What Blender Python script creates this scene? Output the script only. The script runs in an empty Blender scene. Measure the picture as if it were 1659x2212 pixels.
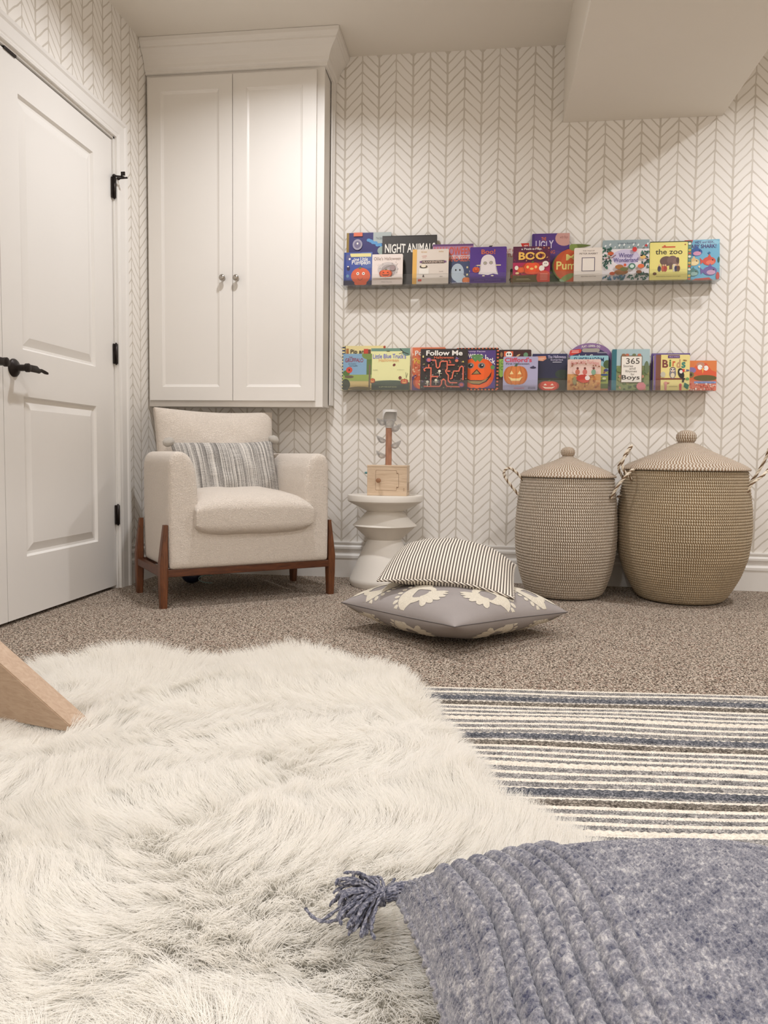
import bpy, bmesh, math, random
import numpy as np
from mathutils import Vector, Matrix, noise
R = math.radians
rnd = random.Random(7)
C = bpy.context.scene.collection
SC = bpy.context.scene

# ---------------------------------------------------------------- camera
F, PITCH, YAW, ROLL, CH = 1653.4, .0710, -.1319, .0131, .6283
_cy, _sy, _cp, _sp = math.cos(YAW), math.sin(YAW), math.cos(PITCH), math.sin(PITCH)
FW = Vector((_sy*_cp, _cy*_cp, -_sp)); _r0 = Vector((_cy, -_sy, 0)); _u0 = _r0.cross(FW)
RT = math.cos(ROLL)*_r0 + math.sin(ROLL)*_u0
UP = -math.sin(ROLL)*_r0 + math.cos(ROLL)*_u0
O = Vector((0, 0, CH))
def at(px, py, X=None, Y=None, Z=None):
    """the place in the room that a measured point of the photo stands for, on a known plane"""
    d = FW + (px-829.5)/F*RT - (py-1106)/F*UP
    t = (X/d.x) if X is not None else (Y/d.y) if Y is not None else (Z-CH)/d.z
    return O + t*d
cam = bpy.data.cameras.new('camera'); co = bpy.data.objects.new('camera', cam); C.objects.link(co)
cam.sensor_fit = 'HORIZONTAL'; cam.sensor_width = 36; cam.lens = F/1659*36; cam.clip_start = .02
co.matrix_world = Matrix(((RT.x, UP.x, -FW.x, 0), (RT.y, UP.y, -FW.y, 0), (RT.z, UP.z, -FW.z, CH), (0, 0, 0, 1)))
SC.camera = co

# ---------------------------------------------------------------- world, light, exposure
YB, XL, XR, YF, ZC = 3.93, -1.705, 2.75, -2.6, 2.63      # back wall, left wall, right wall, front wall, ceiling
SOX0, SOX1, SOZ = .332, 1.073, 2.265                       # soffit
w = bpy.data.worlds.new('room air'); SC.world = w; w.use_nodes = True
w.node_tree.nodes['Background'].inputs[0].default_value = (1, .96, .91, 1)
w.node_tree.nodes['Background'].inputs[1].default_value = .05
SC.view_settings.view_transform = 'Standard'; SC.view_settings.look = 'None'
SC.view_settings.gamma = 1; SC.view_settings.use_curve_mapping = False
SC.view_settings.exposure = 0.0
SC.cycles.max_bounces = 8; SC.cycles.diffuse_bounces = 5; SC.cycles.adaptive_threshold = .02; SC.cycles.glossy_bounces = 3; SC.cycles.transmission_bounces = 6
SC.cycles.transparent_max_bounces = 12; SC.cycles.caustics_reflective = False; SC.cycles.caustics_refractive = False
LIGHT_SPOTS = [(-.80, 2.93, 17), (1.64, 2.95, 22), (-.80, .55, 20), (1.64, .55, 22), (-.80, -1.7, 46), (1.64, -1.7, 46)]
LIGHT_COL = (.99, .995, 1.03)
for i, (lx, ly, pw) in enumerate(LIGHT_SPOTS):
    ld = bpy.data.lights.new('downlight', 'AREA'); ld.shape = 'DISK'; ld.size = .11; ld.energy = pw
    ld.color = LIGHT_COL; ld.spread = R(150)
    lo = bpy.data.objects.new('downlight_beam', ld); C.objects.link(lo); lo.location = (lx, ly, ZC-.012)

# ---------------------------------------------------------------- material helpers
def lin(c):
    return tuple((v/255/12.92 if v/255 <= .04045 else ((v/255+.055)/1.055)**2.4) for v in c[:3]) + (1,)
class NT:
    def __init__(s, name):
        s.m = bpy.data.materials.new(name); s.m.use_nodes = True; s.t = s.m.node_tree
        s.b = s.t.nodes['Principled BSDF']; s.o = s.t.nodes['Material Output']
    def n(s, typ, **k):
        x = s.t.nodes.new(typ)
        for a, v in k.items(): setattr(x, a, v)
        return x
    def put(s, sock, v):
        if isinstance(v, bpy.types.NodeSocket): s.t.links.new(v, sock)
        else: sock.default_value = v
    def math(s, op, a, b=None, c=None, clamp=False):
        x = s.n('ShaderNodeMath', operation=op); x.use_clamp = clamp
        s.put(x.inputs[0], a)
        if b is not None: s.put(x.inputs[1], b)
        if c is not None: s.put(x.inputs[2], c)
        return x.outputs[0]
    def coord(s, which='Object'):
        return s.n('ShaderNodeTexCoord').outputs[which]
    def mapping(s, v, scale=(1, 1, 1), rot=(0, 0, 0), loc=(0, 0, 0)):
        x = s.n('ShaderNodeMapping'); s.put(x.inputs[0], v); x.inputs['Scale'].default_value = scale
        x.inputs['Rotation'].default_value = rot; x.inputs['Location'].default_value = loc
        return x.outputs[0]
    def noise(s, v, scale, detail=2, rough=.5, dist=0):
        x = s.n('ShaderNodeTexNoise'); s.put(x.inputs['Vector'], v); x.inputs['Scale'].default_value = scale
        x.inputs['Detail'].default_value = detail; x.inputs['Roughness'].default_value = rough
        x.inputs['Distortion'].default_value = dist
        return x.outputs[0]
    def ramp(s, f, stops, interp='LINEAR'):
        x = s.n('ShaderNodeValToRGB'); s.put(x.inputs[0], f); r = x.color_ramp; r.interpolation = interp
        while len(r.elements) < len(stops): r.elements.new(.5)
        for e, (p, c) in zip(r.elements, stops): e.position = p; e.color = lin(c)
        return x.outputs[0]
    def mix(s, f, a, b):
        x = s.n('ShaderNodeMix', data_type='RGBA'); s.put(x.inputs[0], f); s.put(x.inputs[6], a); s.put(x.inputs[7], b)
        return x.outputs[2]
    def bump(s, h, strength=.4, dist=.002):
        x = s.n('ShaderNodeBump'); s.put(x.inputs['Height'], h); x.inputs['Strength'].default_value = strength
        x.inputs['Distance'].default_value = dist
        s.t.links.new(x.outputs[0], s.b.inputs['Normal'])
    def base(s, c): s.put(s.b.inputs['Base Color'], c)
    def rough(s, v): s.put(s.b.inputs['Roughness'], v)
_M = {}
def plain(name, c, rough=.55, metal=0.0, bumpscale=None, bstr=.1):
    if name in _M: return _M[name]
    k = NT(name); k.base(lin(c)); k.rough(rough); k.b.inputs['Metallic'].default_value = metal
    if bumpscale: k.bump(k.noise(k.coord(), bumpscale), bstr, .001)
    _M[name] = k.m; return k.m
def ink(c):
    return plain('printed_colour_%02x%02x%02x' % tuple(c), c, .38)

# ---------------------------------------------------------------- mesh helpers
def link(name, me, mats=(), parent=None, smooth=False):
    o = bpy.data.objects.new(name, me); C.objects.link(o)
    for m in (mats if isinstance(mats, (list, tuple)) else [mats]): me.materials.append(m)
    if parent is not None: o.parent = parent
    if smooth: me.polygons.foreach_set('use_smooth', [True]*len(me.polygons))
    return o
def obj(name, bm, mats=(), parent=None, smooth=False, sharp=None):
    me = bpy.data.meshes.new(name); bmesh.ops.recalc_face_normals(bm, faces=bm.faces); bm.to_mesh(me); bm.free()
    o = link(name, me, mats, parent, smooth)
    if sharp is not None: me.set_sharp_from_angle(angle=R(sharp))
    return o
def raw(name, V, Fc, mats=(), parent=None, smooth=True, uv=None, mi=None):
    """mesh straight from arrays"""
    me = bpy.data.meshes.new(name); V = np.asarray(V, np.float32); Fc = np.asarray(Fc, np.int32)
    k = Fc.shape[1]; n = len(Fc)
    me.vertices.add(len(V)); me.vertices.foreach_set('co', V.ravel())
    me.loops.add(n*k); me.loops.foreach_set('vertex_index', Fc.ravel())
    me.polygons.add(n); me.polygons.foreach_set('loop_start', np.arange(0, n*k, k, dtype=np.int32))
    try: me.polygons.foreach_set('loop_total', np.full(n, k, np.int32))
    except Exception: pass
    if uv is not None:
        l = me.uv_layers.new(name='UVMap'); l.data.foreach_set('uv', np.asarray(uv, np.float32)[Fc.ravel()].ravel())
    if mi is not None: me.polygons.foreach_set('material_index', np.asarray(mi, np.int32))
    me.update(calc_edges=True); me.validate()
    return link(name, me, mats, parent, smooth)
def gridfaces(nu, nv, wrap=False):
    i = np.arange(nu if wrap else nu-1)[:, None]; j = np.arange(nv-1)[None, :]; i2 = (i+1) % nu
    return np.stack([i*nv+j, i2*nv+j, i2*nv+j+1, i*nv+j+1], -1).reshape(-1, 4)
def tag(o, label, cat, group=None, kind=None):
    o['label'] = label; o['category'] = cat
    if group: o['group'] = group
    if kind: o['kind'] = kind
    return o
def empty(name, loc=(0, 0, 0), rz=0.0):
    o = bpy.data.objects.new(name, None); C.objects.link(o); o.location = loc; o.rotation_euler = (0, 0, rz)
    o.empty_display_size = .05; return o
def struct(o): o['kind'] = 'structure'; return o
def box(bm, x0, x1, y0, y1, z0, z1, bev=0, M=None, mat=0, seg=2):
    v = [bm.verts.new((x, y, z)) for x in (x0, x1) for y in (y0, y1) for z in (z0, z1)]
    fs = [bm.faces.new([v[i] for i in q]) for q in ((0,1,3,2),(4,6,7,5),(0,4,5,1),(2,3,7,6),(0,2,6,4),(1,5,7,3))]
    for f in fs: f.material_index = mat
    if bev:
        es = list({e for f in fs for e in f.edges})
        r = bmesh.ops.bevel(bm, geom=es, offset=bev, segments=seg, affect='EDGES', profile=.5, clamp_overlap=True)
        v = list({q for f in r['faces'] for q in f.verts} | {q for q in v if q.is_valid})
    if M is not None: bmesh.ops.transform(bm, matrix=M, verts=[q for q in v if q.is_valid])
def tube(bm, pts, rad, seg=8, cap=True, mat=0):
    """round bar through points; rad a number or one per point"""
    pts = [Vector(p) for p in pts]; n = len(pts)
    rs = rad if isinstance(rad, (list, tuple)) else [rad]*n
    up = None; rings = []
    for i, p in enumerate(pts):
        d = (pts[min(i+1, n-1)]-pts[max(i-1, 0)]).normalized()
        if up is None: up = d.orthogonal().normalized()
        up = (up - d*up.dot(d)); up = up.normalized() if up.length > 1e-6 else d.orthogonal().normalized()
        s = d.cross(up)
        rings.append([bm.verts.new(p + (up*math.cos(a)+s*math.sin(a))*rs[i]) for a in [2*math.pi*k/seg for k in range(seg)]])
    for a, b in zip(rings, rings[1:]):
        for k in range(seg):
            f = bm.faces.new((a[k], a[(k+1) % seg], b[(k+1) % seg], b[k])); f.material_index = mat; f.smooth = True
    if cap:
        bm.faces.new(rings[0][::-1]).material_index = mat; bm.faces.new(rings[-1]).material_index = mat
def lathe(bm, prof, seg=48, c=(0, 0, 0), cap=True, mat=0):
    rings = []
    for r, z in prof:
        rings.append([bm.verts.new((c[0]+r*math.cos(2*math.pi*k/seg), c[1]+r*math.sin(2*math.pi*k/seg), c[2]+z)) for k in range(seg)])
    for a, b in zip(rings, rings[1:]):
        for k in range(seg):
            f = bm.faces.new((a[k], a[(k+1) % seg], b[(k+1) % seg], b[k])); f.material_index = mat
    if cap:
        bm.faces.new(rings[0][::-1]).material_index = mat; bm.faces.new(rings[-1]).material_index = mat
def sweep(bm, prof, path, side=1, closed=False, up=Vector((0, 0, 1)), mat=0, caps=True):
    """profile (out, height) along a flat path, mitred; out is to the right of travel when side=1"""
    P = [Vector(p) for p in path]; n = len(P); rings = []
    for i in range(n):
        if closed: a, b = (P[i]-P[i-1]).normalized(), (P[(i+1) % n]-P[i]).normalized()
        else:
            a = (P[i]-P[i-1]).normalized() if i else (P[1]-P[0]).normalized()
            b = (P[i+1]-P[i]).normalized() if i < n-1 else a
        na, nb = a.cross(up)*side, b.cross(up)*side
        m = (na+nb); m = m/max(m.length_squared/2, 1e-6) if m.length > 1e-6 else na
        rings.append([bm.verts.new(P[i] + m*o_ + up*h) for o_, h in prof])
    k = len(prof)
    for i in range(n if closed else n-1):
        a, b = rings[i], rings[(i+1) % n]
        for j in range(k):
            f = bm.faces.new((a[j], a[(j+1) % k], b[(j+1) % k], b[j])); f.material_index = mat
    if caps and not closed:
        bm.faces.new(rings[0][::-1]).material_index = mat; bm.faces.new(rings[-1]).material_index = mat
def ball(bm, c, r, s=(1, 1, 1), seg=16, mat=0, M=None):
    T = Matrix.Translation(c) @ (M or Matrix()) @ Matrix.Diagonal((r*s[0], r*s[1], r*s[2], 1))
    q = bmesh.ops.create_uvsphere(bm, u_segments=seg, v_segments=max(6, seg//2), radius=1, matrix=T)
    for v in q['verts']:
        for f in v.link_faces: f.material_index = mat; f.smooth = True

# ---------------------------------------------------------------- room materials
def wallpaper(name, axis, phase):
    """hand drawn herringbone: grey-beige brush lines on warm white paper; axis 0 runs along x, 1 along y"""
    k = NT(name); co_ = k.coord(); s = k.n('ShaderNodeSeparateXYZ'); 
    wob = k.n('ShaderNodeVectorMath', operation='MULTIPLY_ADD')
    nz = k.n('ShaderNodeTexNoise'); k.put(nz.inputs['Vector'], co_); nz.inputs['Scale'].default_value = 14; nz.inputs['Detail'].default_value = 1
    k.put(wob.inputs[0], nz.outputs['Color']); wob.inputs[1].default_value = (.006, .006, .012); k.put(wob.inputs[2], co_)
    k.put(s.inputs[0], wob.outputs[0]); h, z = s.outputs[axis], s.outputs[2]
    W, P = .0853, .0495
    u = k.math('DIVIDE', k.math('SUBTRACT', h, phase+.003), W*2)
    t = k.math('ABSOLUTE', k.math('SUBTRACT', k.math('MULTIPLY', k.math('FRACT', u), 2.0), 1.0))     # 1 on peak columns, 0 on valleys
    dv = k.math('MULTIPLY', t, W); dp = k.math('MULTIPLY', k.math('SUBTRACT', 1.0, t), W)
    col = k.math('FLOOR', k.math('MULTIPLY', u, 2.0))
    v = k.math('DIVIDE', k.math('SUBTRACT', z, k.math('MULTIPLY', t, W*1.0)), P)
    row = k.math('FLOOR', v)
    cell = k.n('ShaderNodeCombineXYZ'); k.put(cell.inputs[0], col); k.put(cell.inputs[1], row)
    wn = k.n('ShaderNodeTexWhiteNoise', noise_dimensions='2D'); k.put(wn.inputs['Vector'], cell.outputs[0])
    j = k.math('MULTIPLY', k.math('SUBTRACT', wn.outputs[0], .5), .0)
    fd = k.math('ABSOLUTE', k.math('SUBTRACT', k.math('FRACT', k.math('ADD', v, j)), .5))
    dd = k.math('MULTIPLY', k.math('SUBTRACT', .5, fd), P*.72)
    pr = k.noise(co_, 22, 2)                                     # brush pressure
    # lines swell near the junctions
    junc = k.math('MULTIPLY', k.math('MAXIMUM', k.math('SUBTRACT', .012, k.math('MINIMUM', dv, dp)), 0.0), .16)
    thk = k.math('ADD', k.math('MULTIPLY', pr, .0034), .0014)
    thd = k.math('ADD', thk, junc)
    l1 = k.math('SUBTRACT', dd, thd)
    l2 = k.math('SUBTRACT', dv, k.math('ADD', thk, .0017))
    l3 = k.math('SUBTRACT', dp, k.math('ADD', thk, .0002))
    d = k.math('MINIMUM', l1, k.math('MINIMUM', l2, l3))
    f = k.math('MULTIPLY_ADD', d, -900.0, .5, clamp=True)
    tone = k.ramp(k.noise(co_, 9, 3), [(.3, (198, 190, 178)), (.7, (211, 204, 193))])
    k.base(k.mix(k.math('MULTIPLY', f, .93), lin((240, 236, 230)), tone)); k.rough(.62)
    k.bump(k.noise(co_, 260, 2), .06, .0006)
    return k.m
M_wall_b = wallpaper('herringbone_wallpaper_back', 0, -.745-.0853)
M_wall_l = wallpaper('herringbone_wallpaper_left', 1, 3.034-.0)
def paint(name, c, rough, sc=180, st=.04):
    k = NT(name); k.base(k.mix(k.noise(k.coord(), 3, 3), lin(c), lin([v-4 for v in c]))); k.rough(rough)
    k.bump(k.noise(k.coord(), sc, 2), st, .0006); return k.m
M_ceil = paint('ceiling_paint', (232, 226, 216), .85)
M_trim = paint('white_trim_enamel', (234, 231, 226), .36, 90, .02)
M_cab = paint('white_cabinet_enamel', (233, 229, 223), .36, 70, .02)
M_plainwall = paint('plain_wall_paint', (222, 214, 202), .8)
def carpet():
    k = NT('berber_carpet'); c = k.coord()
    a = k.noise(k.mapping(c, (1, 1, 1)), 210, 3, .65, .5); b = k.noise(k.mapping(c, (1, 1.0, 1), loc=(3, 1, 0)), 120, 2, .6)
    vo = k.n('ShaderNodeTexVoronoi'); k.put(vo.inputs['Vector'], k.mapping(c, (1, .75, 1), rot=(0, 0, .5))); vo.inputs['Scale'].default_value = 230
    big = k.noise(c, 5, 3)
    h = k.math('ADD', k.math('MULTIPLY', a, .6), k.math('MULTIPLY', k.math('SUBTRACT', 1.0, vo.outputs['Distance']), .4))
    h = k.math('ADD', h, k.math('MULTIPLY', k.math('SUBTRACT', b, .5), .45))
    col = k.ramp(h, [(.38, (52, 40, 30)), (.47, (130, 114, 98)), (.55, (188, 174, 156)), (.66, (234, 220, 204))])
    wn = k.n('ShaderNodeTexVoronoi'); k.put(wn.inputs['Vector'], c); wn.inputs['Scale'].default_value = 170
    spk = k.math('GREATER_THAN', k.n('ShaderNodeSeparateColor').outputs[0], .5)
    sep = k.t.nodes[-1] if False else None
    sc_ = k.n('ShaderNodeSeparateColor'); k.put(sc_.inputs[0], wn.outputs['Color'])
    red = k.math('GREATER_THAN', sc_.outputs[0], .90)
    col = k.mix(k.math('MULTIPLY', red, .55), col, lin((128, 84, 66)))
    k.base(k.mix(k.math('MULTIPLY', big, .14), col, lin((150, 132, 114)))); k.rough(.95)
    k.bump(h, 1.0, .006); return k.m
M_carpet = carpet()

# ---------------------------------------------------------------- room shell
def quad_obj(name, quads, m, thick=None):
    bm = bmesh.new()
    for q in quads: bm.faces.new([bm.verts.new(p) for p in q])
    bmesh.ops.remove_doubles(bm, verts=bm.verts, dist=1e-5)
    me = bpy.data.meshes.new(name); bm.to_mesh(me); bm.free()
    return struct(link(name, me, m))
def slab(name, b, m):
    bm = bmesh.new(); box(bm, *b); return struct(obj(name, bm, m))
slab('floor', (XL-.1, XR+.1, YF-.1, YB+.1, -.05, 0), M_carpet)
slab('ceiling', (XL-.1, XR+.1, YF-.1, YB+.1, ZC, ZC+.05), M_ceil)
slab('wall_back', (XL-.1, XR+.1, YB, YB+.1, 0, ZC), M_wall_b)
slab('wall_right', (XR, XR+.1, YF, YB, 0, ZC), M_plainwall)
slab('wall_front', (XL-.1, XR+.1, YF-.1, YF, 0, ZC), M_plainwall)
DY0, DYM, DY1, DZ = 1.725, 2.545, 3.368, 2.047
bm = bmesh.new()
box(bm, XL-.1, XL, YF, DY0-.02, 0, ZC); box(bm, XL-.1, XL, DY1+.02, YB, 0, ZC); box(bm, XL-.1, XL, DY0-.02, DY1+.02, DZ+.02, ZC)
struct(obj('wall_left', bm, M_wall_l))
# dropped soffit that boxes in a duct
bm = bmesh.new(); box(bm, SOX0, SOX1, YF, YB, SOZ, ZC+.01, bev=.003)
struct(obj('trim_1', bm, M_ceil))
# baseboards
BB = [(0, 0), (.015, 0), (.015, .100), (.019, .102), (.019, .115), (.016, .118), (.009, .124), (.009, .140), (.013, .148), (.017, .150),
      (.017, .160), (.011, .164), (.007, .170), (.010, .174), (.012, .182), (.010, .188), (0, .188)]
bm = bmesh.new(); sweep(bm, BB, [(XL, YB, 0), (XR, YB, 0)]); struct(obj('baseboard_back', bm, M_trim))
bm = bmesh.new(); sweep(bm, BB, [(XL, DY1+.115, 0), (XL, YB-.02, 0)]); struct(obj('baseboard_left', bm, M_trim))
bm = bmesh.new(); sweep(bm, BB, [(XR, YB-.02, 0), (XR, YF, 0)]); struct(obj('baseboard_right', bm, M_trim))
# door casing (profile swept up, across and down the double door)
CS = [(0, 0), (0, .014), (.010, .016), (.016, .013), (.022, .016), (.062, .018), (.070, .024), (.082, .026), (.088, .020), (.092, .014), (.092, 0)]
bm = bmesh.new()
sweep(bm, CS, [(XL, DY0-.012, 0), (XL, DY0-.012, DZ+.012), (XL, DY1+.012, DZ+.012), (XL, DY1+.012, 0)], side=-1, up=Vector((1, 0, 0)))
trim2 = struct(obj('trim_2', bm, M_trim))
bm = bmesh.new()   # jamb lining
for a in ((DY0-.02, DY0-.003, 0, DZ+.02), (DY1+.003, DY1+.02, 0, DZ+.02), (DY0-.02, DY1+.02, DZ+.003, DZ+.02)):
    box(bm, XL-.1, XL+.002, *a)
obj('door_jamb', bm, M_trim, trim2)
M_black = plain('oil_rubbed_bronze', (44, 37, 34), .42, .6, 120, .3)
bm = bmesh.new(); box(bm, XL-.03, XL+.001, 2.585, 2.655, DZ-.006, DZ+.006, .002); obj('ball_catch', bm, M_black, trim2)

def door(name, y0, y1, handle_side, latch_dir):
    """raised two-panel door leaf; its face looks to +x"""
    X0 = XL-.006; bm = bmesh.new(); z0, z1 = .014, DZ-.004
    ya, yb = (y0+.122, y1-.166) if latch_dir > 0 else (y0+.166, y1-.122)
    ya, yb = y0+.12, y1-.165
    holes = [(ya, yb, .238, .838), (ya, yb, 1.010, 1.925)]
    def V(x, y, z): return bm.verts.new((x, y, z))
    ys = [y0, ya, yb, y1]; zs = [z0, .238, .838, 1.010, 1.925, z1]
    g = {(i, j): V(X0, ys[i], zs[j]) for i in range(4) for j in range(6)}
    for i in range(3):
        for j in range(5):
            if i == 1 and j in (1, 3): continue
            bm.faces.new((g[i, j], g[i+1, j], g[i+1, j+1], g[i, j+1]))
    for j in (1, 3):
        loop = [g[1, j], g[2, j], g[2, j+1], g[1, j+1]]
        a, b, c, d = ys[1], ys[2], zs[j], zs[j+1]
        for ins, dep in ((.007, .011), (.017, .012), (.048, .003), (.052, .003)):
            nl = [V(X0-dep, a+ins, c+ins), V(X0-dep, b-ins, c+ins), V(X0-dep, b-ins, d-ins), V(X0-dep, a+ins, d-ins)]
            for q in range(4): bm.faces.new((loop[q], loop[(q+1) % 4], nl[(q+1) % 4], nl[q]))
            loop = nl
        bm.faces.new(loop)
    bk = [V(X0-.035, y0, z0), V(X0-.035, y1, z0), V(X0-.035, y1, z1), V(X0-.035, y0, z1)]
    bm.faces.new(bk[::-1])
    for (p, q, e) in (([g[i, 0] for i in range(4)], (bk[0], bk[1]), 0), ([g[i, 5] for i in range(4)], (bk[3], bk[2]), 0),
                      ([g[0, j] for j in range(6)], (bk[0], bk[3]), 0), ([g[3, j] for j in range(6)], (bk[1], bk[2]), 0)):
        bm.faces.new(list(p) + [q[1], q[0]])
    d = struct(obj(name, bm, M_trim))
    yh, zh = (y0+.062, .936) if latch_dir > 0 else (y1-.062, .941)
    bm = bmesh.new(); s = latch_dir
    T = Matrix.Translation((X0, yh, zh)) @ Matrix.Rotation(R(90), 4, 'Y')
    n0 = len(bm.verts); lathe(bm, [(.006, .0), (.033, .0), (.033, .004), (.029, .009), (.018, .014), (.012, .018), (.012, .046), (.016, .050), (.016, .060), (.008, .064)], 32)
    bmesh.ops.transform(bm, matrix=T, verts=bm.verts)
    # wavy forged lever: flat bar that narrows and ends in a curl
    pts = [(X0+.054, yh-.01*s, zh), (X0+.056, yh+.02*s, zh), (X0+.056, yh+.055*s, zh), (X0+.053, yh+.075*s, zh-.004), (X0+.050, yh+.092*s, zh+.001), (X0+.056, yh+.108*s, zh-.005), (X0+.060, yh+.118*s, zh-.008)]
    hw = [.012, .0125, .0125, .009, .0055, .006, .004]; prev = None
    for p, h in zip(pts, hw):
        ring = [bm.verts.new((p[0]+a*.0045, p[1], p[2]+b*h)) for a, b in ((-1, -.8), (-.6, -1), (.6, -1), (1, -.8), (1, .8), (.6, 1), (-.6, 1), (-1, .8))]
        if prev:
            for q in range(8): bm.faces.new((prev[q], prev[(q+1) % 8], ring[(q+1) % 8], ring[q]))
        else: bm.faces.new(ring[::-1])
        prev = ring
    bm.faces.new(prev)
    obj('door_handle', bm, M_black, d, smooth=True, sharp=40)
    return d
d1 = door('door_1', DYM+.0015, DY1, 0, 1)
d2 = door('door_2', DY0, DYM-.0015, 0, -1)
for hz in (1.832, 1.088, .346):
    bm = bmesh.new(); tube(bm, [(XL+.006, DY1+.001, hz-.045), (XL+.006, DY1+.001, hz+.045)], .0075, 14)
    box(bm, XL-.004, XL+.003, DY1-.012, DY1+.013, hz-.045, hz+.045, .001); tube(bm, [(XL+.006, DY1+.001, hz-.05), (XL+.006, DY1+.001, hz+.05)], .004, 10)
    hg = obj('hinge', bm, M_black, d1)
bm = bmesh.new()   # hinge pin stop on the top hinge
z = 1.832+.052; x0 = XL+.006; y0 = DY1
ball(bm, (x0, y0, z), .009, (1, 1, .9), 12)
tube(bm, [(x0, y0, z), (x0+.03, y0+.01, z)], .0035, 8); tube(bm, [(x0+.03, y0+.01, z), (x0+.045, y0+.012, z-.005)], .004, 8)
box(bm, x0+.03, x0+.05, y0+.002, y0+.008, z+.001, z+.019, .002)
tube(bm, [(x0+.03, y0-.004, z-.013), (x0+.058, y0+.012, z-.006)], .0045, 8); ball(bm, (x0+.024, y0-.006, z-.014), .008, seg=12)
obj('hinge_stop', bm, M_black, d1)

# recessed downlights in the ceiling
M_lens = NT('lit_downlight_lens'); M_lens.b.inputs['Emission Color'].default_value = (1, .88, .74, 1); M_lens.b.inputs['Emission Strength'].default_value = 6; M_lens = M_lens.m
for lx, ly, pw in LIGHT_SPOTS:
    t = tag(empty('recessed_downlight', (lx, ly, ZC)), 'round white recessed downlight set flush in the ceiling', 'ceiling light', 'recessed ceiling downlights')
    bm = bmesh.new(); lathe(bm, [(.060, 0), (.085, 0), (.085, -.004), (.078, -.008), (.064, -.008), (.060, -.003)], 40, cap=False); obj('trim_ring', bm, M_trim, t, True)
    bm = bmesh.new(); lathe(bm, [(.001, -.003), (.060, -.003), (.060, -.001), (.001, -.001)], 40); obj('lens', bm, M_lens, t)
# ================================================================ wall cabinet
cab = tag(empty('wall_cabinet', (-1.26, 3.82, .872)), 'white two-door wall cabinet with crown moulding, hanging above the cream armchair', 'cabinet')
def rel(o, par):   # keep world coordinates for a part built in world space
    o.parent = par; o.matrix_parent_inverse = par.matrix_world.inverted() if False else Matrix.Translation(-par.location); return o
def wpart(name, bm, m, par, **k):
    o = obj(name, bm, m, None, **k); o.parent = par
    o.matrix_parent_inverse = (Matrix.Translation(par.location) @ Matrix.Rotation(par.rotation_euler.z, 4, 'Z')).inverted(); return o
CX0, CX1, CYF, CZ0 = XL+.002, -.806, 3.722, .872
bm = bmesh.new(); box(bm, CX0+.002, CX1-.004, CYF+.018, YB-.001, CZ0+.006, ZC-.001); wpart('cabinet_body', bm, M_cab, cab)
bm = bmesh.new()
for a in ((CX0, CX0+.03, CZ0, ZC-.001), (CX1-.05, CX1, CZ0, ZC-.001), (CX0+.03, CX1-.05, CZ0, CZ0+.045), (CX0+.03, CX1-.05, 2.45, ZC-.001)):
    box(bm, a[0], a[1], CYF, CYF+.019, a[2], a[3], .0008)
wpart('face_frame', bm, M_cab, cab)
bm = bmesh.new(); box(bm, CX1, CX1+.010, 3.872, YB-.001, CZ0+.018, 2.56, .002); box(bm, CX1+.008, CX1+.016, 3.890, YB-.001, CZ0+.018, 2.56, .002)
wpart('scribe_moulding', bm, M_cab, cab)
bm = bmesh.new()
CR = [(0, 2.486), (.010, 2.486), (.014, 2.489), (.014, 2.500), (.020, 2.505), (.024, 2.512), (.026, 2.524), (.034, 2.545), (.048, 2.566), (.062, 2.580), (.066, 2.584), (.066, 2.592),
      (.072, 2.598), (.080, 2.612), (.082, 2.6285), (0, 2.6285)]
sweep(bm, CR, [(CX0, CYF, 0), (CX1, CYF, 0), (CX1, YB-.001, 0)]); wpart('crown_moulding', bm, M_cab, cab)
M_knob = plain('brushed_nickel', (178, 172, 164), .25, 1.0)
def cab_door(x0, x1, kx, kz):
    z0, z1, y = .902, 2.468, CYF-.020; bm = bmesh.new(); s = .067
    def V(a, b, c): return bm.verts.new((a, b, c))
    L = [V(x0, y, z0), V(x1, y, z0), V(x1, y, z1), V(x0, y, z1)]
    back = [V(x0, CYF-.001, z0), V(x1, CYF-.001, z0), V(x1, CYF-.001, z1), V(x0, CYF-.001, z1)]
    for q in range(4): bm.faces.new((L[q], back[q], back[(q+1) % 4], L[(q+1) % 4]))
    bm.faces.new(back)
    for ins, dep in ((s, 0), (s+.004, .004), (s+.013, .008), (s+.015, .008)):
        N = [V(x0+ins, y+dep, z0+ins), V(x1-ins, y+dep, z0+ins), V(x1-ins, y+dep, z1-ins), V(x0+ins, y+dep, z1-ins)]
        for q in range(4): bm.faces.new((L[q], L[(q+1) % 4], N[(q+1) % 4], N[q]))
        L = N
    bm.faces.new(L)
    d = wpart('door', bm, M_cab, cab)
    bm = bmesh.new(); lathe(bm, [(.004, 0), (.009, 0), (.009, .003), (.005, .006), (.005, .014), (.010, .018), (.0145, .022), (.0155, .027), (.013, .031), (.007, .034), (.002, .0345)], 28)
    bmesh.ops.transform(bm, matrix=Matrix.Translation((kx, y, kz)) @ Matrix.Rotation(R(90), 4, 'X'), verts=bm.verts)
    k = obj('knob', bm, M_knob, None, True); k.parent = d
    k.matrix_parent_inverse = (Matrix.Translation(cab.location)).inverted() @ Matrix() if False else Matrix()
    return d
cab_door(-1.690, -1.2585, -1.303, 1.497); cab_door(-1.2555, -.842, -1.233, 1.495)

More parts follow.
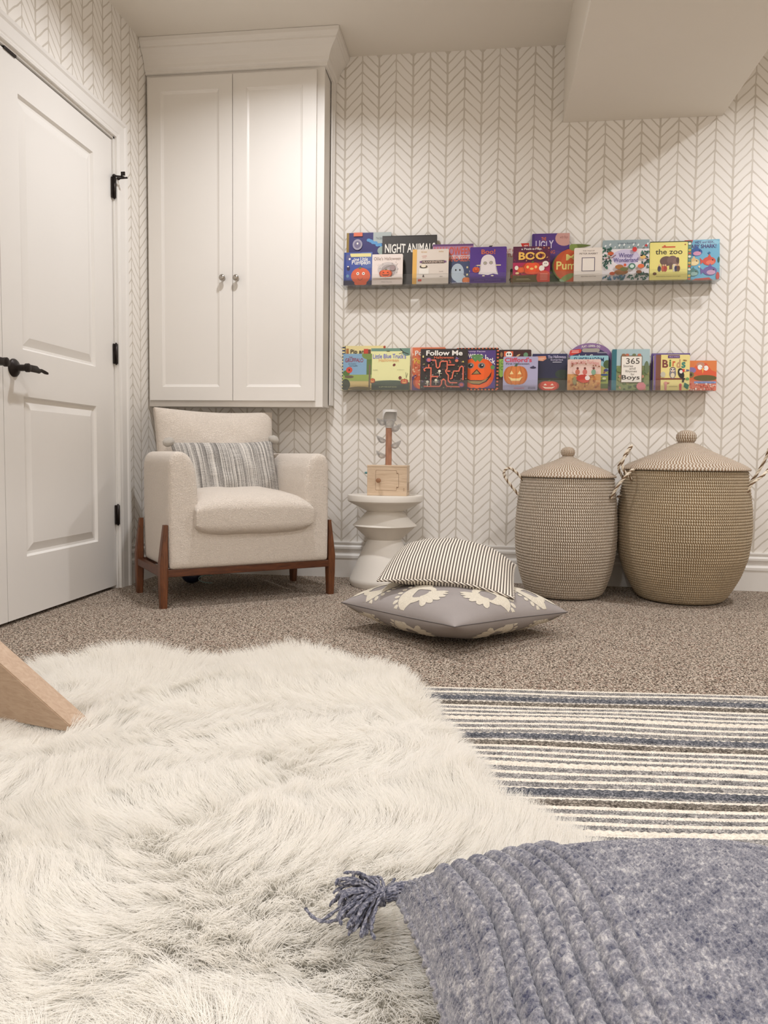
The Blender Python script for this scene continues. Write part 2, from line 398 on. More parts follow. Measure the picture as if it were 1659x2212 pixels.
# ================================================================ armchair
TH = math.atan2(.618, .786)
def boucle(name, c0, c1, sc=230, st=.8):
    k = NT(name); c = k.coord(); a = k.noise(c, sc, 3, .6, 1.2); b = k.noise(c, 35, 2)
    k.base(k.mix(a, lin(c0), lin(c1))); k.rough(.95); k.b.inputs['Sheen Weight'].default_value = .25
    k.bump(k.math('ADD', a, k.math('MULTIPLY', b, .35)), st, .006); return k.m
M_boucle = boucle('cream_boucle', (214, 200, 184), (246, 236, 224), 190, 1.0)
def wood(name, c0, c1, c2, rough=.4, along='z', sc=8):
    k = NT(name); c = k.coord()
    s = {'z': (14, 14, 1.2), 'x': (1.2, 14, 14), 'y': (14, 1.2, 14)}[along]
    a = k.noise(k.mapping(c, s), sc, 4, .6, 1.5)
    k.base(k.ramp(a, [(.3, c0), (.5, c1), (.72, c2)])); k.rough(rough); k.bump(a, .08, .001); return k.m
M_walnut = wood('walnut_wood', (74, 42, 22), (104, 60, 32), (124, 74, 42))
chair = tag(empty('armchair', (-1.303, 2.956, 0), TH), 'cream boucle armchair with tapered walnut legs, standing beneath the wall cabinet', 'armchair')
def ev_mesh(o, mods):
    for typ, kw in mods:
        m = o.modifiers.new(typ, typ)
        for a, v in kw.items(): setattr(m, a, v)
    dg = bpy.context.evaluated_depsgraph_get(); me = bpy.data.meshes.new_from_object(o.evaluated_get(dg))
    o.modifiers.clear(); old = o.data; o.data = me; bpy.data.meshes.remove(old)
    me.polygons.foreach_set('use_smooth', [True]*len(me.polygons)); return o
bm = bmesh.new()
cs = [(-.062, .158), (-.064, .30), (-.064, .59), (-.054, .628), (-.030, .645), (.000, .642), (.026, .622), (.046, .585), (.056, .52), (.060, .42), (.062, .158)]
path = [(.086, -.028, 0), (.086, .36, 0)] + [(.236-.15*math.cos(a), .36+.19*math.sin(a), 0) for a in [R(q) for q in (15, 30, 45, 60, 75, 90)]]
path += [(.768-x, y, 0) for x, y, _ in path[::-1]]
sweep(bm, cs, path, side=1)
box(bm, .05, .718, -.028, .50, .158, .335)
shell = obj('body', bm, M_boucle, chair)
shell = ev_mesh(shell, [('REMESH', dict(mode='VOXEL', voxel_size=.0095)), ('SMOOTH', dict(factor=.5, iterations=14))])

def pillow(W, H, T, a=2.4, b=.55, pinch=.05, n=72, edge=.0, seed=0, wr=.0, crown=0.0, droop=0.0):
    """cushion in the local xy plane (W by H), thickness 2T in z; returns V, F, UV and the mapping"""
    rs = random.Random(seed); ph = [rs.uniform(0, 6.28) for _ in range(6)]
    def fn(u, v, side, off=0.0):
        u = np.asarray(u, float); v = np.asarray(v, float)
        x = u*W/2*(1-pinch*(1-v*v)*np.abs(u)**2); y = v*H/2*(1-pinch*(1-u*u)*np.abs(v)**2)
        h = np.clip(1-np.abs(u)**a, 0, 1)**b*np.clip(1-np.abs(v)**a, 0, 1)**b*T + edge
        w_ = wr*(np.sin(u*7+ph[0]+v*2)*np.sin(v*6+ph[1]) + .5*np.sin(u*13+ph[2])*np.sin(v*11+ph[3]+u*4))*np.clip((1-u**2)*(1-v**2), 0, 1)**.5
        wv = .35*T*crown*(np.sin(ph[4]+u*2.5)*v*v) - droop*(u*u+v*v)/2
        z = side*(h+off) + w_ + wv
        return np.stack([x, y, z], -1)
    t = np.sin(np.linspace(-1, 1, n)*math.pi/2); U, Vv = np.meshgrid(t, t, indexing='ij')
    top, bot = fn(U, Vv, 1).reshape(-1, 3), fn(U, Vv, -1).reshape(-1, 3)
    G = gridfaces(n, n); N = n*n
    idx = np.arange(N).reshape(n, n)
    loop = np.concatenate([idx[:-1, 0], idx[-1, :-1], idx[::-1, -1][:-1], idx[0, ::-1][:-1]])
    nx = np.roll(loop, -1); side_f = np.stack([loop, nx, nx+N, loop+N], -1)
    V = np.concatenate([top, bot]); uv = np.stack([U.ravel()*.5+.5, Vv.ravel()*.5+.5], -1); uv = np.concatenate([uv, uv])
    Fc = np.concatenate([G[:, ::1], G[:, ::-1]+N, side_f[:, ::-1]])
    return V, Fc, uv, fn
def xf(V, M):
    V = np.asarray(V); A = np.array(M)
    return V @ A[:3, :3].T + A[:3, 3]
def seam_loop(fn, n=40):
    t = np.linspace(-1, 1, n); o = np.ones(n)
    P = np.concatenate([np.stack([t, -o], -1)[:-1], np.stack([o, t], -1)[:-1], np.stack([-t, o], -1)[:-1], np.stack([-o, -t], -1)])
    return (fn(P[:, 0], P[:, 1], 1)+fn(P[:, 0], P[:, 1], -1))/2
# seat cushion
V, Fc, uv, fn = pillow(.528, .53, .062, a=5, b=.42, pinch=-.03, n=60, edge=.028, seed=3, wr=.003)
V[:, 2] += .018*np.clip(1-(V[:, 0]/.28)**2, 0, 1)*np.clip(1-(V[:, 1]/.30)**2, 0, 1)*(V[:, 2] > 0)
raw('seat_cushion', xf(V, Matrix.Translation((.389, .205, .378)) @ Matrix.Rotation(R(2), 4, 'X')), Fc, M_boucle, chair, uv=uv)
# back cushion
V, Fc, uv, fn = pillow(.585, .46, .075, a=3.2, b=.55, pinch=.035, n=60, edge=.012, seed=5, wr=.004, crown=.6)
MB_ = Matrix.Translation((.388, .47, .618)) @ Matrix.Rotation(R(78), 4, 'X')
raw('back_cushion', xf(V, MB_), Fc, M_boucle, chair, uv=uv)
# walnut legs and rails
def leg(x, y, sx):
    bm = bmesh.new(); prev = None
    for z, a, b in ((0, .013, .019), (.10, .0165, .023), (.18, .017, .024), (.26, .0125, .019), (.342, .0085, .015)):
        cx = x + sx*(-.010 if z > .2 else 0)*(z-.2)/.14
        ring = [bm.verts.new((cx+p*a, y+q*b, z)) for p, q in ((-1, -.75), (-.7, -1), (.7, -1), (1, -.75), (1, .75), (.7, 1), (-.7, 1), (-1, .75))]
        if prev:
            for k in range(8): bm.faces.new((prev[k], prev[(k+1) % 8], ring[(k+1) % 8], ring[k]))
        else: bm.faces.new(ring[::-1])
        prev = ring
    bm.faces.new(prev); obj('leg', bm, M_walnut, chair, True, 35)
leg(.003, .0, -1); leg(.765, .0, 1); leg(.003, .415, -1); leg(.765, .415, 1)
M_walnut_x = wood('walnut_rail', (64, 36, 20), (92, 52, 30), (110, 64, 38), .4, 'x')
for a in ((.01, .758, -.016, .012), (.01, .758, .403, .43)):
    bm = bmesh.new(); box(bm, *a, .128, .160, .003); obj('rail', bm, M_walnut_x, chair)
for a in ((-.010, .016, .01, .41), (.752, .778, .01, .41)):
    bm = bmesh.new(); box(bm, *a, .128, .160, .003); obj('rail', bm, M_walnut_x, chair)

# lumbar pillow resting in the chair
def stripe_fabric():
    k = NT('slub_striped_linen'); uvn = k.coord('UV'); s = k.n('ShaderNodeSeparateXYZ'); k.put(s.inputs[0], uvn)
    a = k.noise(k.mapping(uvn, (55, .4, 1)), 1.0, 3, .7); b = k.noise(k.mapping(uvn, (150, 60, 1)), 1.0, 2, .6); c = k.noise(k.mapping(uvn, (8, 160, 1)), 1.0, 2, .6)
    f = k.math('ADD', k.math('MULTIPLY', a, .62), k.math('MULTIPLY', k.math('ADD', b, c), .19))
    k.base(k.ramp(f, [(.38, (92, 88, 84)), (.47, (142, 138, 133)), (.54, (190, 185, 178)), (.64, (222, 216, 207))])); k.rough(.9)
    k.bump(k.math('ADD', b, c), .5, .0015); return k.m
lp = tag(empty('lumbar_pillow', (-1.303, 2.956, 0), TH), 'grey and white streaky striped lumbar pillow with fluffy corner poms, on the armchair', 'pillow')
V, Fc, uv, fn = pillow(.50, .315, .062, a=2.6, b=.55, pinch=.05, n=64, seed=11, wr=.004, crown=.5)
ML = Matrix.Translation((.392, .318, .545)) @ Matrix.Rotation(R(-3), 4, 'Y') @ Matrix.Rotation(R(70), 4, 'X')
raw('pillow_cover', xf(V, ML), Fc, stripe_fabric(), lp, uv=uv)
M_pom = boucle('fluffy_pom_yarn', (196, 188, 176), (232, 226, 216), 320, 1.0)
for u, v in ((-1, 1), (1, 1), (1, -1), (-1, -1)):
    c = Vector(fn(u, v, 1)); d = Vector((u*.008, v*.004, 0)); bm = bmesh.new(); M0 = ML
    ball(bm, M0 @ (c+d), .023, (1.2, .9, .9), 20, M=Matrix.Rotation(.3*u*v, 4, 'Y'))
    for q in bm.verts: q.co += q.normal*rnd.uniform(-.0012, .0015)
    obj('pom', bm, M_pom, lp, True)

# small dark toy with a pale strap, under the chair
g = at(393, 1268, Z=.0); g = Vector((g.x, g.y+.12, 0))
ty = tag(empty('strap_toy', g), 'small dark navy rounded toy with a pale curved strap on the carpet under the armchair', 'toy')
bm = bmesh.new(); ball(bm, (0, 0, .035), .042, (1.15, .8, .83), 24); obj('toy_body', bm, plain('navy_plastic', (34, 38, 60), .35), ty, True)
bm = bmesh.new(); tube(bm, [(.045+.052*(1+math.cos(a)), -.02, .026+.019*math.sin(a)) for a in [R(q) for q in range(70, 300, 10)]], .0028, 8); obj('strap', bm, plain('pale_teal_strap', (150, 176, 170), .4), ty, True)

# ================================================================ hourglass side table
M_plaster = paint('white_cast_stone', (228, 222, 212), .6, 160, .10)
TX, TY = -.490, 3.728
st = tag(empty('side_table', (TX, TY, 0)), 'white cast-stone side table of stacked hourglass cones, beside the armchair', 'side table')
bm = bmesh.new(); lathe(bm, [(.088, .366), (.172, .408), (.182, .414), (.1845, .418), (.1845, .441), (.1825, .445), (.001, .445)], 72, cap=False); obj('table_top', bm, M_plaster, st, True, 30)
bm = bmesh.new(); lathe(bm, [(.088, .366), (.12, .330), (.150, .304), (.157, .299), (.158, .296), (.150, .291), (.12, .262), (.082, .228)], 72, cap=False); obj('middle_cone', bm, M_plaster, st, True, 30)
bm = bmesh.new(); lathe(bm, [(.082, .228), (.098, .195), (.116, .160), (.136, .115), (.154, .070), (.168, .040), (.172, .030), (.171, .018), (.163, .0), (.001, 0)], 72, cap=False); obj('base', bm, M_plaster, st, True, 30)

# ================================================================ wooden ball-drop activity toy
M_ply = wood('birch_plywood', (194, 168, 140), (208, 184, 156), (220, 198, 172), .5, 'x', 5)
M_plyd = plain('laser_cut_edge', (118, 84, 56), .6)
M_dowel = wood('beech_dowel', (150, 106, 84), (176, 128, 102), (190, 144, 118), .5)
def clear(name, tint=(.96, .97, .97), fres=1.45, gl=.05, body=.06):
    k = NT(name); t = k.n('ShaderNodeBsdfTransparent'); t.inputs[0].default_value = (*tint, 1)
    g_ = k.n('ShaderNodeBsdfGlossy'); g_.inputs['Roughness'].default_value = gl; fr = k.n('ShaderNodeFresnel'); fr.inputs[0].default_value = fres
    d = k.n('ShaderNodeBsdfDiffuse'); d.inputs[0].default_value = (.9, .88, .85, 1)
    m0 = k.n('ShaderNodeMixShader'); m0.inputs[0].default_value = body; k.put(m0.inputs[1], t.outputs[0]); k.put(m0.inputs[2], d.outputs[0])
    mx = k.n('ShaderNodeMixShader'); k.put(mx.inputs[0], k.math('MINIMUM', fr.outputs[0], .55)); k.put(mx.inputs[1], m0.outputs[0]); k.put(mx.inputs[2], g_.outputs[0])
    k.t.links.new(mx.outputs[0], k.o.inputs[0]); return k.m
M_acrylic = clear('clear_acrylic', (.975, .98, .98), 1.3, body=.012)
M_cup = clear('clear_plastic_cup', (.95, .95, .95), 1.35, body=.20)
toy = tag(empty('activity_toy', (-.475, 3.70, .445)), 'plywood activity box with a dowel tower of clear cups, on the white side table', 'toy')
bx0, bx1, by0, by1, bz1 = -.568, -.376, 3.648, 3.775, .592
bm = bmesh.new(); box(bm, bx0, bx1, by0, by1, .4452, bz1-.008, .0012); box(bm, bx0-.001, bx1+.001, by0-.001, by1+.001, bz1-.008, bz1, .001)
tb = wpart('activity_box', bm, M_ply, toy)
bm = bmesh.new(); dx0, dx1, dz0, dz1 = bx0+.042, bx1-.050, .472, .566
outl = [(dx0+.003, dz0), (dx1-.002, dz0), (dx1, dz0+.003), (dx1, dz0+.012), (dx1+.009, dz0+.014), (dx1+.011, dz0+.020), (dx1+.011, dz1-.020), (dx1+.009, dz1-.014), (dx1, dz1-.012), (dx1, dz1-.003), (dx1-.002, dz1), (dx0+.003, dz1), (dx0, dz1-.003), (dx0, dz0+.003)]
for (gap, yy, mi) in ((.0012, by0-.0005, 1), (0, by0-.0011, 0)):
    cxm, czm = (dx0+dx1)/2, (dz0+dz1)/2
    f = bm.faces.new([bm.verts.new((x+gap*(1 if x > cxm else -1), yy, z+gap*(1 if z > czm else -1))) for x, z in outl]); f.material_index = mi
    e = bmesh.ops.extrude_face_region(bm, geom=[f]); bmesh.ops.translate(bm, vec=(0, .0004, 0), verts=[q for q in e['geom'] if isinstance(q, bmesh.types.BMVert)])
wpart('door', bm, [M_ply, M_plyd], toy)
bm = bmesh.new(); lathe(bm, [(.004, 0), (.005, .016), (.0115, .018), (.0115, .026), (.009, .028), (.001, .028)], 24)
bmesh.ops.transform(bm, matrix=Matrix.Translation((bx0+.058, by0-.001, .519)) @ Matrix.Rotation(R(90), 4, 'X'), verts=bm.verts); wpart('knob', bm, plain('dark_dowel_end', (150, 108, 76), .5), toy, smooth=True, sharp=40)
bm = bmesh.new(); tube(bm, [(bx0-.002, 3.70, .553), (bx0-.020, 3.70, .553)], [.006, .005], 12); wpart('peg', bm, plain('teal_rubber', (98, 152, 156), .5), toy)
bm = bmesh.new()
for z_, r_ in ((.553, .0016), (.487, .0016)): box(bm, bx1-.048, bx1-.044, by0-.0018, by0-.0005, z_-.002, z_+.002)
box(bm, bx1+.0012, bx1+.0018, 3.70, 3.712, .47, .51); box(bm, bx1+.0012, bx1+.0018, 3.68, 3.73, .463, .465); box(bm, bx1-.014, bx1-.012, by0-.0016, by0-.0005, .47, .474); box(bm, bx1-.014, bx1-.012, by0-.0016, by0-.0005, .478, .482)
wpart('slot_mark', bm, M_plyd, toy)
PX, PY = -.474, 3.715
bm = bmesh.new(); lathe(bm, [(.0155, bz1), (.0155, .772)], 24, (PX, PY, 0)); wpart('dowel', bm, M_dowel, toy, smooth=True, sharp=40)
def dish(cx, z, sgn, lx=.052, tilt=14):
    """pointed leaf-shaped clear bowl, open on top, rooted at the dowel"""
    nu, nv = 14, 9; V = []; 
    for i in range(nu):
        s = i/(nu-1); wdt = .030*math.sin(math.pi*min(1, s*.96+.03))**.7
        for j in range(nv):
            t = j/(nv-1)*2-1
            dep = .026*math.sin(math.pi*min(1, .15+s*.85))**.8
            V.append((s*lx, t*wdt, -dep*(1-t*t)+s*.010))
    M = Matrix.Translation((cx, PY-.012, z)) @ Matrix.Diagonal((sgn, 1, 1, 1)) @ Matrix.Rotation(R(-tilt), 4, 'Y')
    V = xf(np.array(V), M)
    o = raw('clear_cup', V, gridfaces(nu, nv), M_cup, None); o.parent = toy
    o.matrix_parent_inverse = Matrix.Translation(-toy.location)
    md = o.modifiers.new('wall', 'SOLIDIFY'); md.thickness = .0014; return o
for px_, py_, sg in ((829, 912, -1), (829, 950, -1), (829, 983, -1), (844, 925, 1), (844, 961, 1)):
    z = at(px_, py_, Y=PY).z; dish(PX+sg*.013, z, sg)
bm = bmesh.new()   # white arched cap with a clear bowl in it
zt = at(838, 885, Y=PY).z; rc = .0355
nseg = 40
for k in range(nseg):
    a0, a1 = 2*math.pi*k/nseg, 2*math.pi*(k+1)/nseg
    def bot(a):
        f = max(0, math.cos(a+R(65)))   # the opening faces the room
        return zt-.052+.040*min(1, f*1.6)**.5 if f > 0 else zt-.052
    for (ra, rb) in ((rc, rc-.003),):
        p = [(PX+.004+r*math.cos(a), PY+r*math.sin(a), z) for a, z, r in ((a0, bot(a0), ra), (a1, bot(a1), ra), (a1, zt, ra), (a0, zt, ra))]
        q = [(PX+.004+r*math.cos(a), PY+r*math.sin(a), z) for a, z, r in ((a0, bot(a0), rb), (a1, bot(a1), rb), (a1, zt, rb), (a0, zt, rb))]
        pv = [bm.verts.new(v) for v in p]; qv = [bm.verts.new(v) for v in q]
        bm.faces.new(pv); bm.faces.new(qv[::-1])
        for e in range(4): bm.faces.new((pv[e], pv[(e+1) % 4], qv[(e+1) % 4], qv[e]))
lathe(bm, [(.001, zt-.001), (rc, zt-.001), (rc, zt), (.001, zt)], nseg, (PX+.004, PY, 0))
wpart('arched_cap', bm, plain('white_plastic', (235, 233, 230), .35), toy)
bm = bmesh.new(); lathe(bm, [(.001, .772), (.018, .772), (.020, .776), (.024, .792), (.029, .806), (.031, .812), (.029, .812), (.022, .794), (.017, .778), (.001, .776)], 28, (PX+.002, PY, 0)); wpart('clear_bowl', bm, M_cup, toy, smooth=True)

# ================================================================ coiled baskets
def weave(name, nst, dark, light, frac=.5, slant=.35):
    k = NT(name); uvn = k.coord('UV'); s = k.n('ShaderNodeSeparateXYZ'); k.put(s.inputs[0], uvn)
    v = s.outputs[1]; row = k.math('FLOOR', v); fv = k.math('SUBTRACT', v, row)
    wn = k.n('ShaderNodeTexWhiteNoise', noise_dimensions='1D'); k.put(wn.inputs['W'], row)
    u = k.math('ADD', k.math('MULTIPLY', s.outputs[0], float(nst)), k.math('MULTIPLY', fv, slant))
    u = k.math('ADD', u, k.math('MULTIPLY', wn.outputs[0], .45))
    fu = k.math('FRACT', u); tri = k.math('ABSOLUTE', k.math('SUBTRACT', fu, .5))
    nz = k.noise(k.mapping(uvn, (nst*1.0, .8, 1)), 1.0, 2)
    th = k.math('ADD', frac*.5, k.math('MULTIPLY', k.math('SUBTRACT', nz, .5), .16))
    f = k.math('MULTIPLY_ADD', k.math('SUBTRACT', tri, th), 9.0, .5, clamp=True)       # 1 = light stitch
    big = k.noise(k.coord(), 9, 3)
    dk = k.mix(big, lin(dark), lin([min(255, int(c*1.35)) for c in dark])); lg = k.mix(k.noise(k.coord(), 60, 2), lin(light), lin([int(c*.88) for c in light]))
    k.base(k.mix(f, dk, lg)); k.rough(.75)
    k.bump(k.math('ADD', f, k.math('MULTIPLY', k.noise(k.coord(), 500, 2), .4)), .8, .0022); return k.m
def coil(name, prof, rows, nst_mat, par, seg=220, amp=.0052, sub=6, close_top=False):
    """surface of revolution whose profile is a stack of rope coils"""
    P = np.array(prof, float); L = np.r_[0, np.cumsum(np.hypot(*np.diff(P, axis=0).T))]
    t = np.linspace(0, rows, rows*sub+1); s = t/rows*L[-1]
    r = np.interp(s, L, P[:, 0]); z = np.interp(s, L, P[:, 1])
    # round off the polyline a little
    ker = np.ones(sub*3)/(sub*3)
    rp = np.pad(r, sub*3//2, mode='edge'); zp = np.pad(z, sub*3//2, mode='edge')
    rs = np.convolve(rp, ker, 'same')[sub*3//2:-(sub*3//2)]; zs = np.convolve(zp, ker, 'same')[sub*3//2:-(sub*3//2)]
    q = min(3*sub, len(r)//3); wgt = np.clip(np.minimum(np.arange(len(r)), np.arange(len(r))[::-1])/q, 0, 1)
    r = r*(1-wgt)+rs*wgt; z = z*(1-wgt)+zs*wgt
    dr, dz = np.gradient(r), np.gradient(z); nl = np.hypot(dr, dz)+1e-9; nr, nz = dz/nl, -dr/nl
    h = amp*(np.sqrt(np.clip(1-((t % 1)*2-1)**2, 0, 1))-.5)
    r2, z2 = np.clip(r+nr*h, .0008, None), z+nz*h
    A = np.linspace(0, 2*math.pi, seg+1)
    V = np.stack([r2[None]*np.cos(A)[:, None], r2[None]*np.sin(A)[:, None], np.broadcast_to(z2[None], (seg+1, len(r2)))], -1).reshape(-1, 3)
    wob = 1+.004*np.sin(3*A)[:, None]; V = V.reshape(seg+1, -1, 3); V[..., :2] *= wob[..., None]; V = V.reshape(-1, 3)
    uv = np.stack([np.broadcast_to((A/2/math.pi)[:, None], (seg+1, len(r2))), np.broadcast_to(t[None], (seg+1, len(r2)))], -1).reshape(-1, 2)
    return raw(name, V, gridfaces(seg+1, len(r2))[:, ::1], nst_mat, par, uv=uv)
def rope(bm, pts, rad=.0055, twist=38, strands=3):
    """strands twisted round a centre line, alternating light and dark"""
    n = len(pts); P = [Vector(p) for p in pts]; 
    for s_ in range(strands):
        out = []; up = None
        for i in range(n):
            d = (P[min(i+1, n-1)]-P[max(i-1, 0)]).normalized()
            if up is None: up = d.orthogonal().normalized()
            up = (up-d*up.dot(d)).normalized(); sd = d.cross(up)
            a = 2*math.pi*(s_/strands + i/n*twist/6.0)
            out.append(P[i]+(up*math.cos(a)+sd*math.sin(a))*rad*.55)
        tube(bm, out, rad*.62, 6, mat=s_ % 2)
def bez(a, b, c, d, n=40):
    a, b, c, d = map(Vector, (a, b, c, d)); return [((1-t)**3)*a+3*t*(1-t)**2*b+3*t*t*(1-t)*c+t**3*d for t in [i/(n-1) for i in range(n)]]
def crom(P, n=9):
    P = [Vector(p) for p in P]; P = [P[0]*2-P[1]]+P+[P[-1]*2-P[-2]]; out = []
    for i in range(1, len(P)-2):
        a, b, c, d = P[i-1:i+3]
        for k_ in range(n):
            t = k_/n; out.append(.5*((2*b)+(c-a)*t+(2*a-5*b+4*c-d)*t*t+(3*b-a-3*c+d)*t**3))
    return out+[P[-2]]
M_hl = plain('pale_rope', (224, 212, 192), .8, 0, 300, .5); M_hd = plain('brown_rope', (118, 92, 66), .8, 0, 300, .5)
DK, LT = (108, 88, 66), (236, 226, 210)
def basket(label, X, Y, prof, rows, lid, lrows, knob, nst, handles, pattern):
    b = tag(empty('lidded_basket', (X, Y, 0)), label, 'basket', 'woven storage baskets by the wall' if False else None)
    coil('basket_body', prof, rows, weave('basket_weave', nst, *pattern), b)
    l = coil('lid', lid, lrows, weave('lid_weave', int(nst*.62), (128, 106, 84), (226, 214, 198), .50, .1), b, amp=.0036)
    coil('lid_knob', knob, 7, weave('knob_weave', 26, (120, 96, 72), (228, 216, 198), .5, .2), l, seg=48, amp=.002)
    for h in handles:
        bm = bmesh.new(); rope(bm, h, .0058, 60 if len(h) > 45 else 44); obj('handle', bm, [M_hl, M_hd], b, True)
    return b
p1 = [(.001, .004), (.158, .004), (.172, .012), (.190, .05), (.212, .12), (.226, .20), (.231, .28), (.229, .36), (.222, .45), (.213, .52), (.209, .548)]
l1 = [(.218, .549), (.219, .557), (.19, .575), (.15, .592), (.11, .606), (.075, .618), (.050, .629), (.030, .640), (.022, .646)]
k1 = [(.020, .642), (.026, .648), (.0325, .656), (.034, .667), (.031, .678), (.020, .685), (.002, .688)]
hL = bez((-.196, -.055, .545), (-.20, -.06, .60), (-.30, -.02, .66), (-.288, .0, .580), 46) 
def hloop(sx, y0, y1, zr, out, top, rr):
    """loop handle: rooted twice in the rim, arching out and up"""
    a = (sx*rr, y0, zr); d = (sx*rr, y1, zr-.01)
    return bez(a, (sx*(rr+out), y0-.01, top), (sx*(rr+out), y1+.01, top), d, 60)
basket('smaller lidded basket of coiled brown and cream rope, beside the floor pillows', .372, 3.625, p1, 54, l1, 19, k1, 150,
       [crom([(-.205, -.05, .535), (-.235, -.06, .568), (-.268, -.065, .588), (-.290, -.065, .572), (-.286, -.065, .545), (-.258, -.065, .508), (-.222, -.06, .465)]), crom([(.176, -.142, .462), (.205, -.155, .52), (.245, -.155, .572), (.275, -.12, .590), (.305, -.07, .572), (.318, -.045, .535), (.288, -.03, .490), (.226, -.01, .462)], 8)], (DK, LT, .5, .35))
p2 = [(.001, .004), (.172, .004), (.188, .012), (.214, .05), (.250, .12), (.276, .20), (.2875, .28), (.289, .35), (.284, .43), (.274, .50), (.266, .55), (.262, .588)]
l2 = [(.272, .589), (.273, .599), (.24, .618), (.20, .636), (.155, .655), (.115, .672), (.085, .688), (.060, .702), (.040, .710), (.033, .712)]
k2 = [(.028, .706), (.034, .714), (.044, .726), (.0465, .741), (.042, .756), (.028, .766), (.002, .770)]
basket('larger lidded basket of coiled brown and cream rope, the wider of the two', .893, 3.625, p2, 62, l2, 24, k2, 184,
       [crom([(-.250, -.10, .545), (-.292, -.11, .595), (-.283, -.10, .655), (-.250, -.07, .695), (-.262, -.03, .66), (-.292, .0, .60), (-.265, .03, .545)]), crom([(.222, -.152, .49), (.238, -.158, .535), (.29, -.14, .575), (.335, -.10, .62), (.354, -.06, .675), (.347, -.03, .694), (.338, -.02, .65), (.305, -.01, .575), (.268, .0, .52)], 8)], ((112, 90, 60), (216, 202, 176), .5, .3))
# ================================================================ floor pillows
def sheet_map(fn, side, M):
    return lambda P, off: xf(fn(P[:, 0], P[:, 1], side, off), M)
# bottom: grey pillow with cream embroidered fans, one corner to the room
GP = tag(empty('floor_pillow', (-.105, 2.80, 0)), 'large grey floor pillow with cream embroidered fan motifs, under the striped pillow', 'pillow')
k = NT('grey_cotton'); c = k.coord(); k.base(k.mix(k.noise(c, 7, 3), lin((142, 134, 130)), lin((158, 151, 148)))); k.rough(.85)
k.bump(k.math('ADD', k.noise(k.mapping(c, (600, 40, 40)), 1, 2), k.noise(k.mapping(c, (40, 600, 40)), 1, 2)), .25, .0008); M_grey = k.m
k = NT('cream_embroidery'); c = k.coord(); k.base(k.mix(k.noise(c, 240, 3), lin((190, 180, 160)), lin((232, 224, 208)))); k.rough(.85)
k.bump(k.noise(c, 420, 3, .6), .8, .0015); M_emb = k.m
GW = .580
V, Fc, uv, fnG = pillow(GW, GW, .088, a=2.8, b=.50, pinch=.03, n=96, seed=21, wr=.004)
MG = Matrix.Translation((-.108, 2.765, .094)) @ Matrix.Rotation(R(-132), 4, 'Z')
def sag(P):   # the pillow slumps: flat where it meets the floor, tips lifted, pressed by the pillow on top
    P = np.array(P); z = P[:, 2]
    d = np.hypot(P[:, 0]+.105, P[:, 1]-2.80)
    z = z + .012*np.clip((2.75-P[:, 1])/.36, 0, 1)**1.5*np.clip(1-np.abs(P[:, 0]+.09)/.35, 0, 1) - .012*np.clip((P[:, 0]-.1)/.2, 0, 1)
    P[:, 2] = np.maximum(z, .0035); return P
def gpart(name, V, Fc, m, par, **kw):
    o = raw(name, V, Fc, m, None, **kw); o.parent = par; o.matrix_parent_inverse = Matrix.Translation(-par.location); return o
gpart('pillow_cover', sag(xf(V, MG)), Fc, M_grey, GP, uv=uv)
bm = bmesh.new(); tube(bm, [Vector(p) for p in sag(xf(seam_loop(fnG, 60), MG))], .0017, 6); wpart('seam', bm, plain('dark_grey_thread', (92, 86, 84), .8), GP, smooth=True)
def motif(side):
    """flat pieces in motif space: list of polygons (n,2), fan towards -a, dots towards +a"""
    out = []
    n = 28; ang = np.linspace(0, 2*math.pi, n+1)
    def sup(a, rx, ry, e): return np.stack([rx*np.sign(np.cos(a))*np.abs(np.cos(a))**e, ry*np.sign(np.sin(a))*np.abs(np.sin(a))**e], -1)
    outer = sup(ang, .66, .86, .85)*np.where(np.cos(ang) < 0, .72, 1.0)[:, None]; outer[:, 0] += .12
    inner = sup(ang, .27, .31, .35); c_, s_ = math.cos(.35), math.sin(.35); inner = inner @ np.array([[c_, s_], [-s_, c_]]); inner[:, 0] += .05
    for i in range(n): out.append(np.array([inner[i], outer[i], outer[i+1], inner[i+1]]))
    for q in range(6):      # petals of the fan
        a = math.pi + (q-2.5)*.27; L0, L1, wd = .30, 1.14-.05*abs(q-2.5), .125
        d = np.array([math.cos(a), math.sin(a)*1.0]); nn = np.array([-d[1], d[0]]); ce = np.array([.12, 0.])
        st_ = [ce+d*(L0+(L1-L0)*t)+nn*wd*w_ for t, w_ in ((0, -.35), (.35, -.8), (.75, -1), (.95, -.55), (1, 0), (.95, .55), (.75, 1), (.35, .8), (0, .35))]
        out.append(np.array(st_))
    for q in range(13):     # dots round the back
        a = (q-6)*.25; ce = np.array([.12+.82*math.cos(a), 1.0*math.sin(a)]); t = np.linspace(0, 2*math.pi, 9)[:-1]
        d = np.array([math.cos(a), math.sin(a)]); nn = np.array([-d[1], d[0]])
        out.append(np.array([ce+d*.105*math.cos(x)+nn*.082*math.sin(x) for x in t]))
    return out
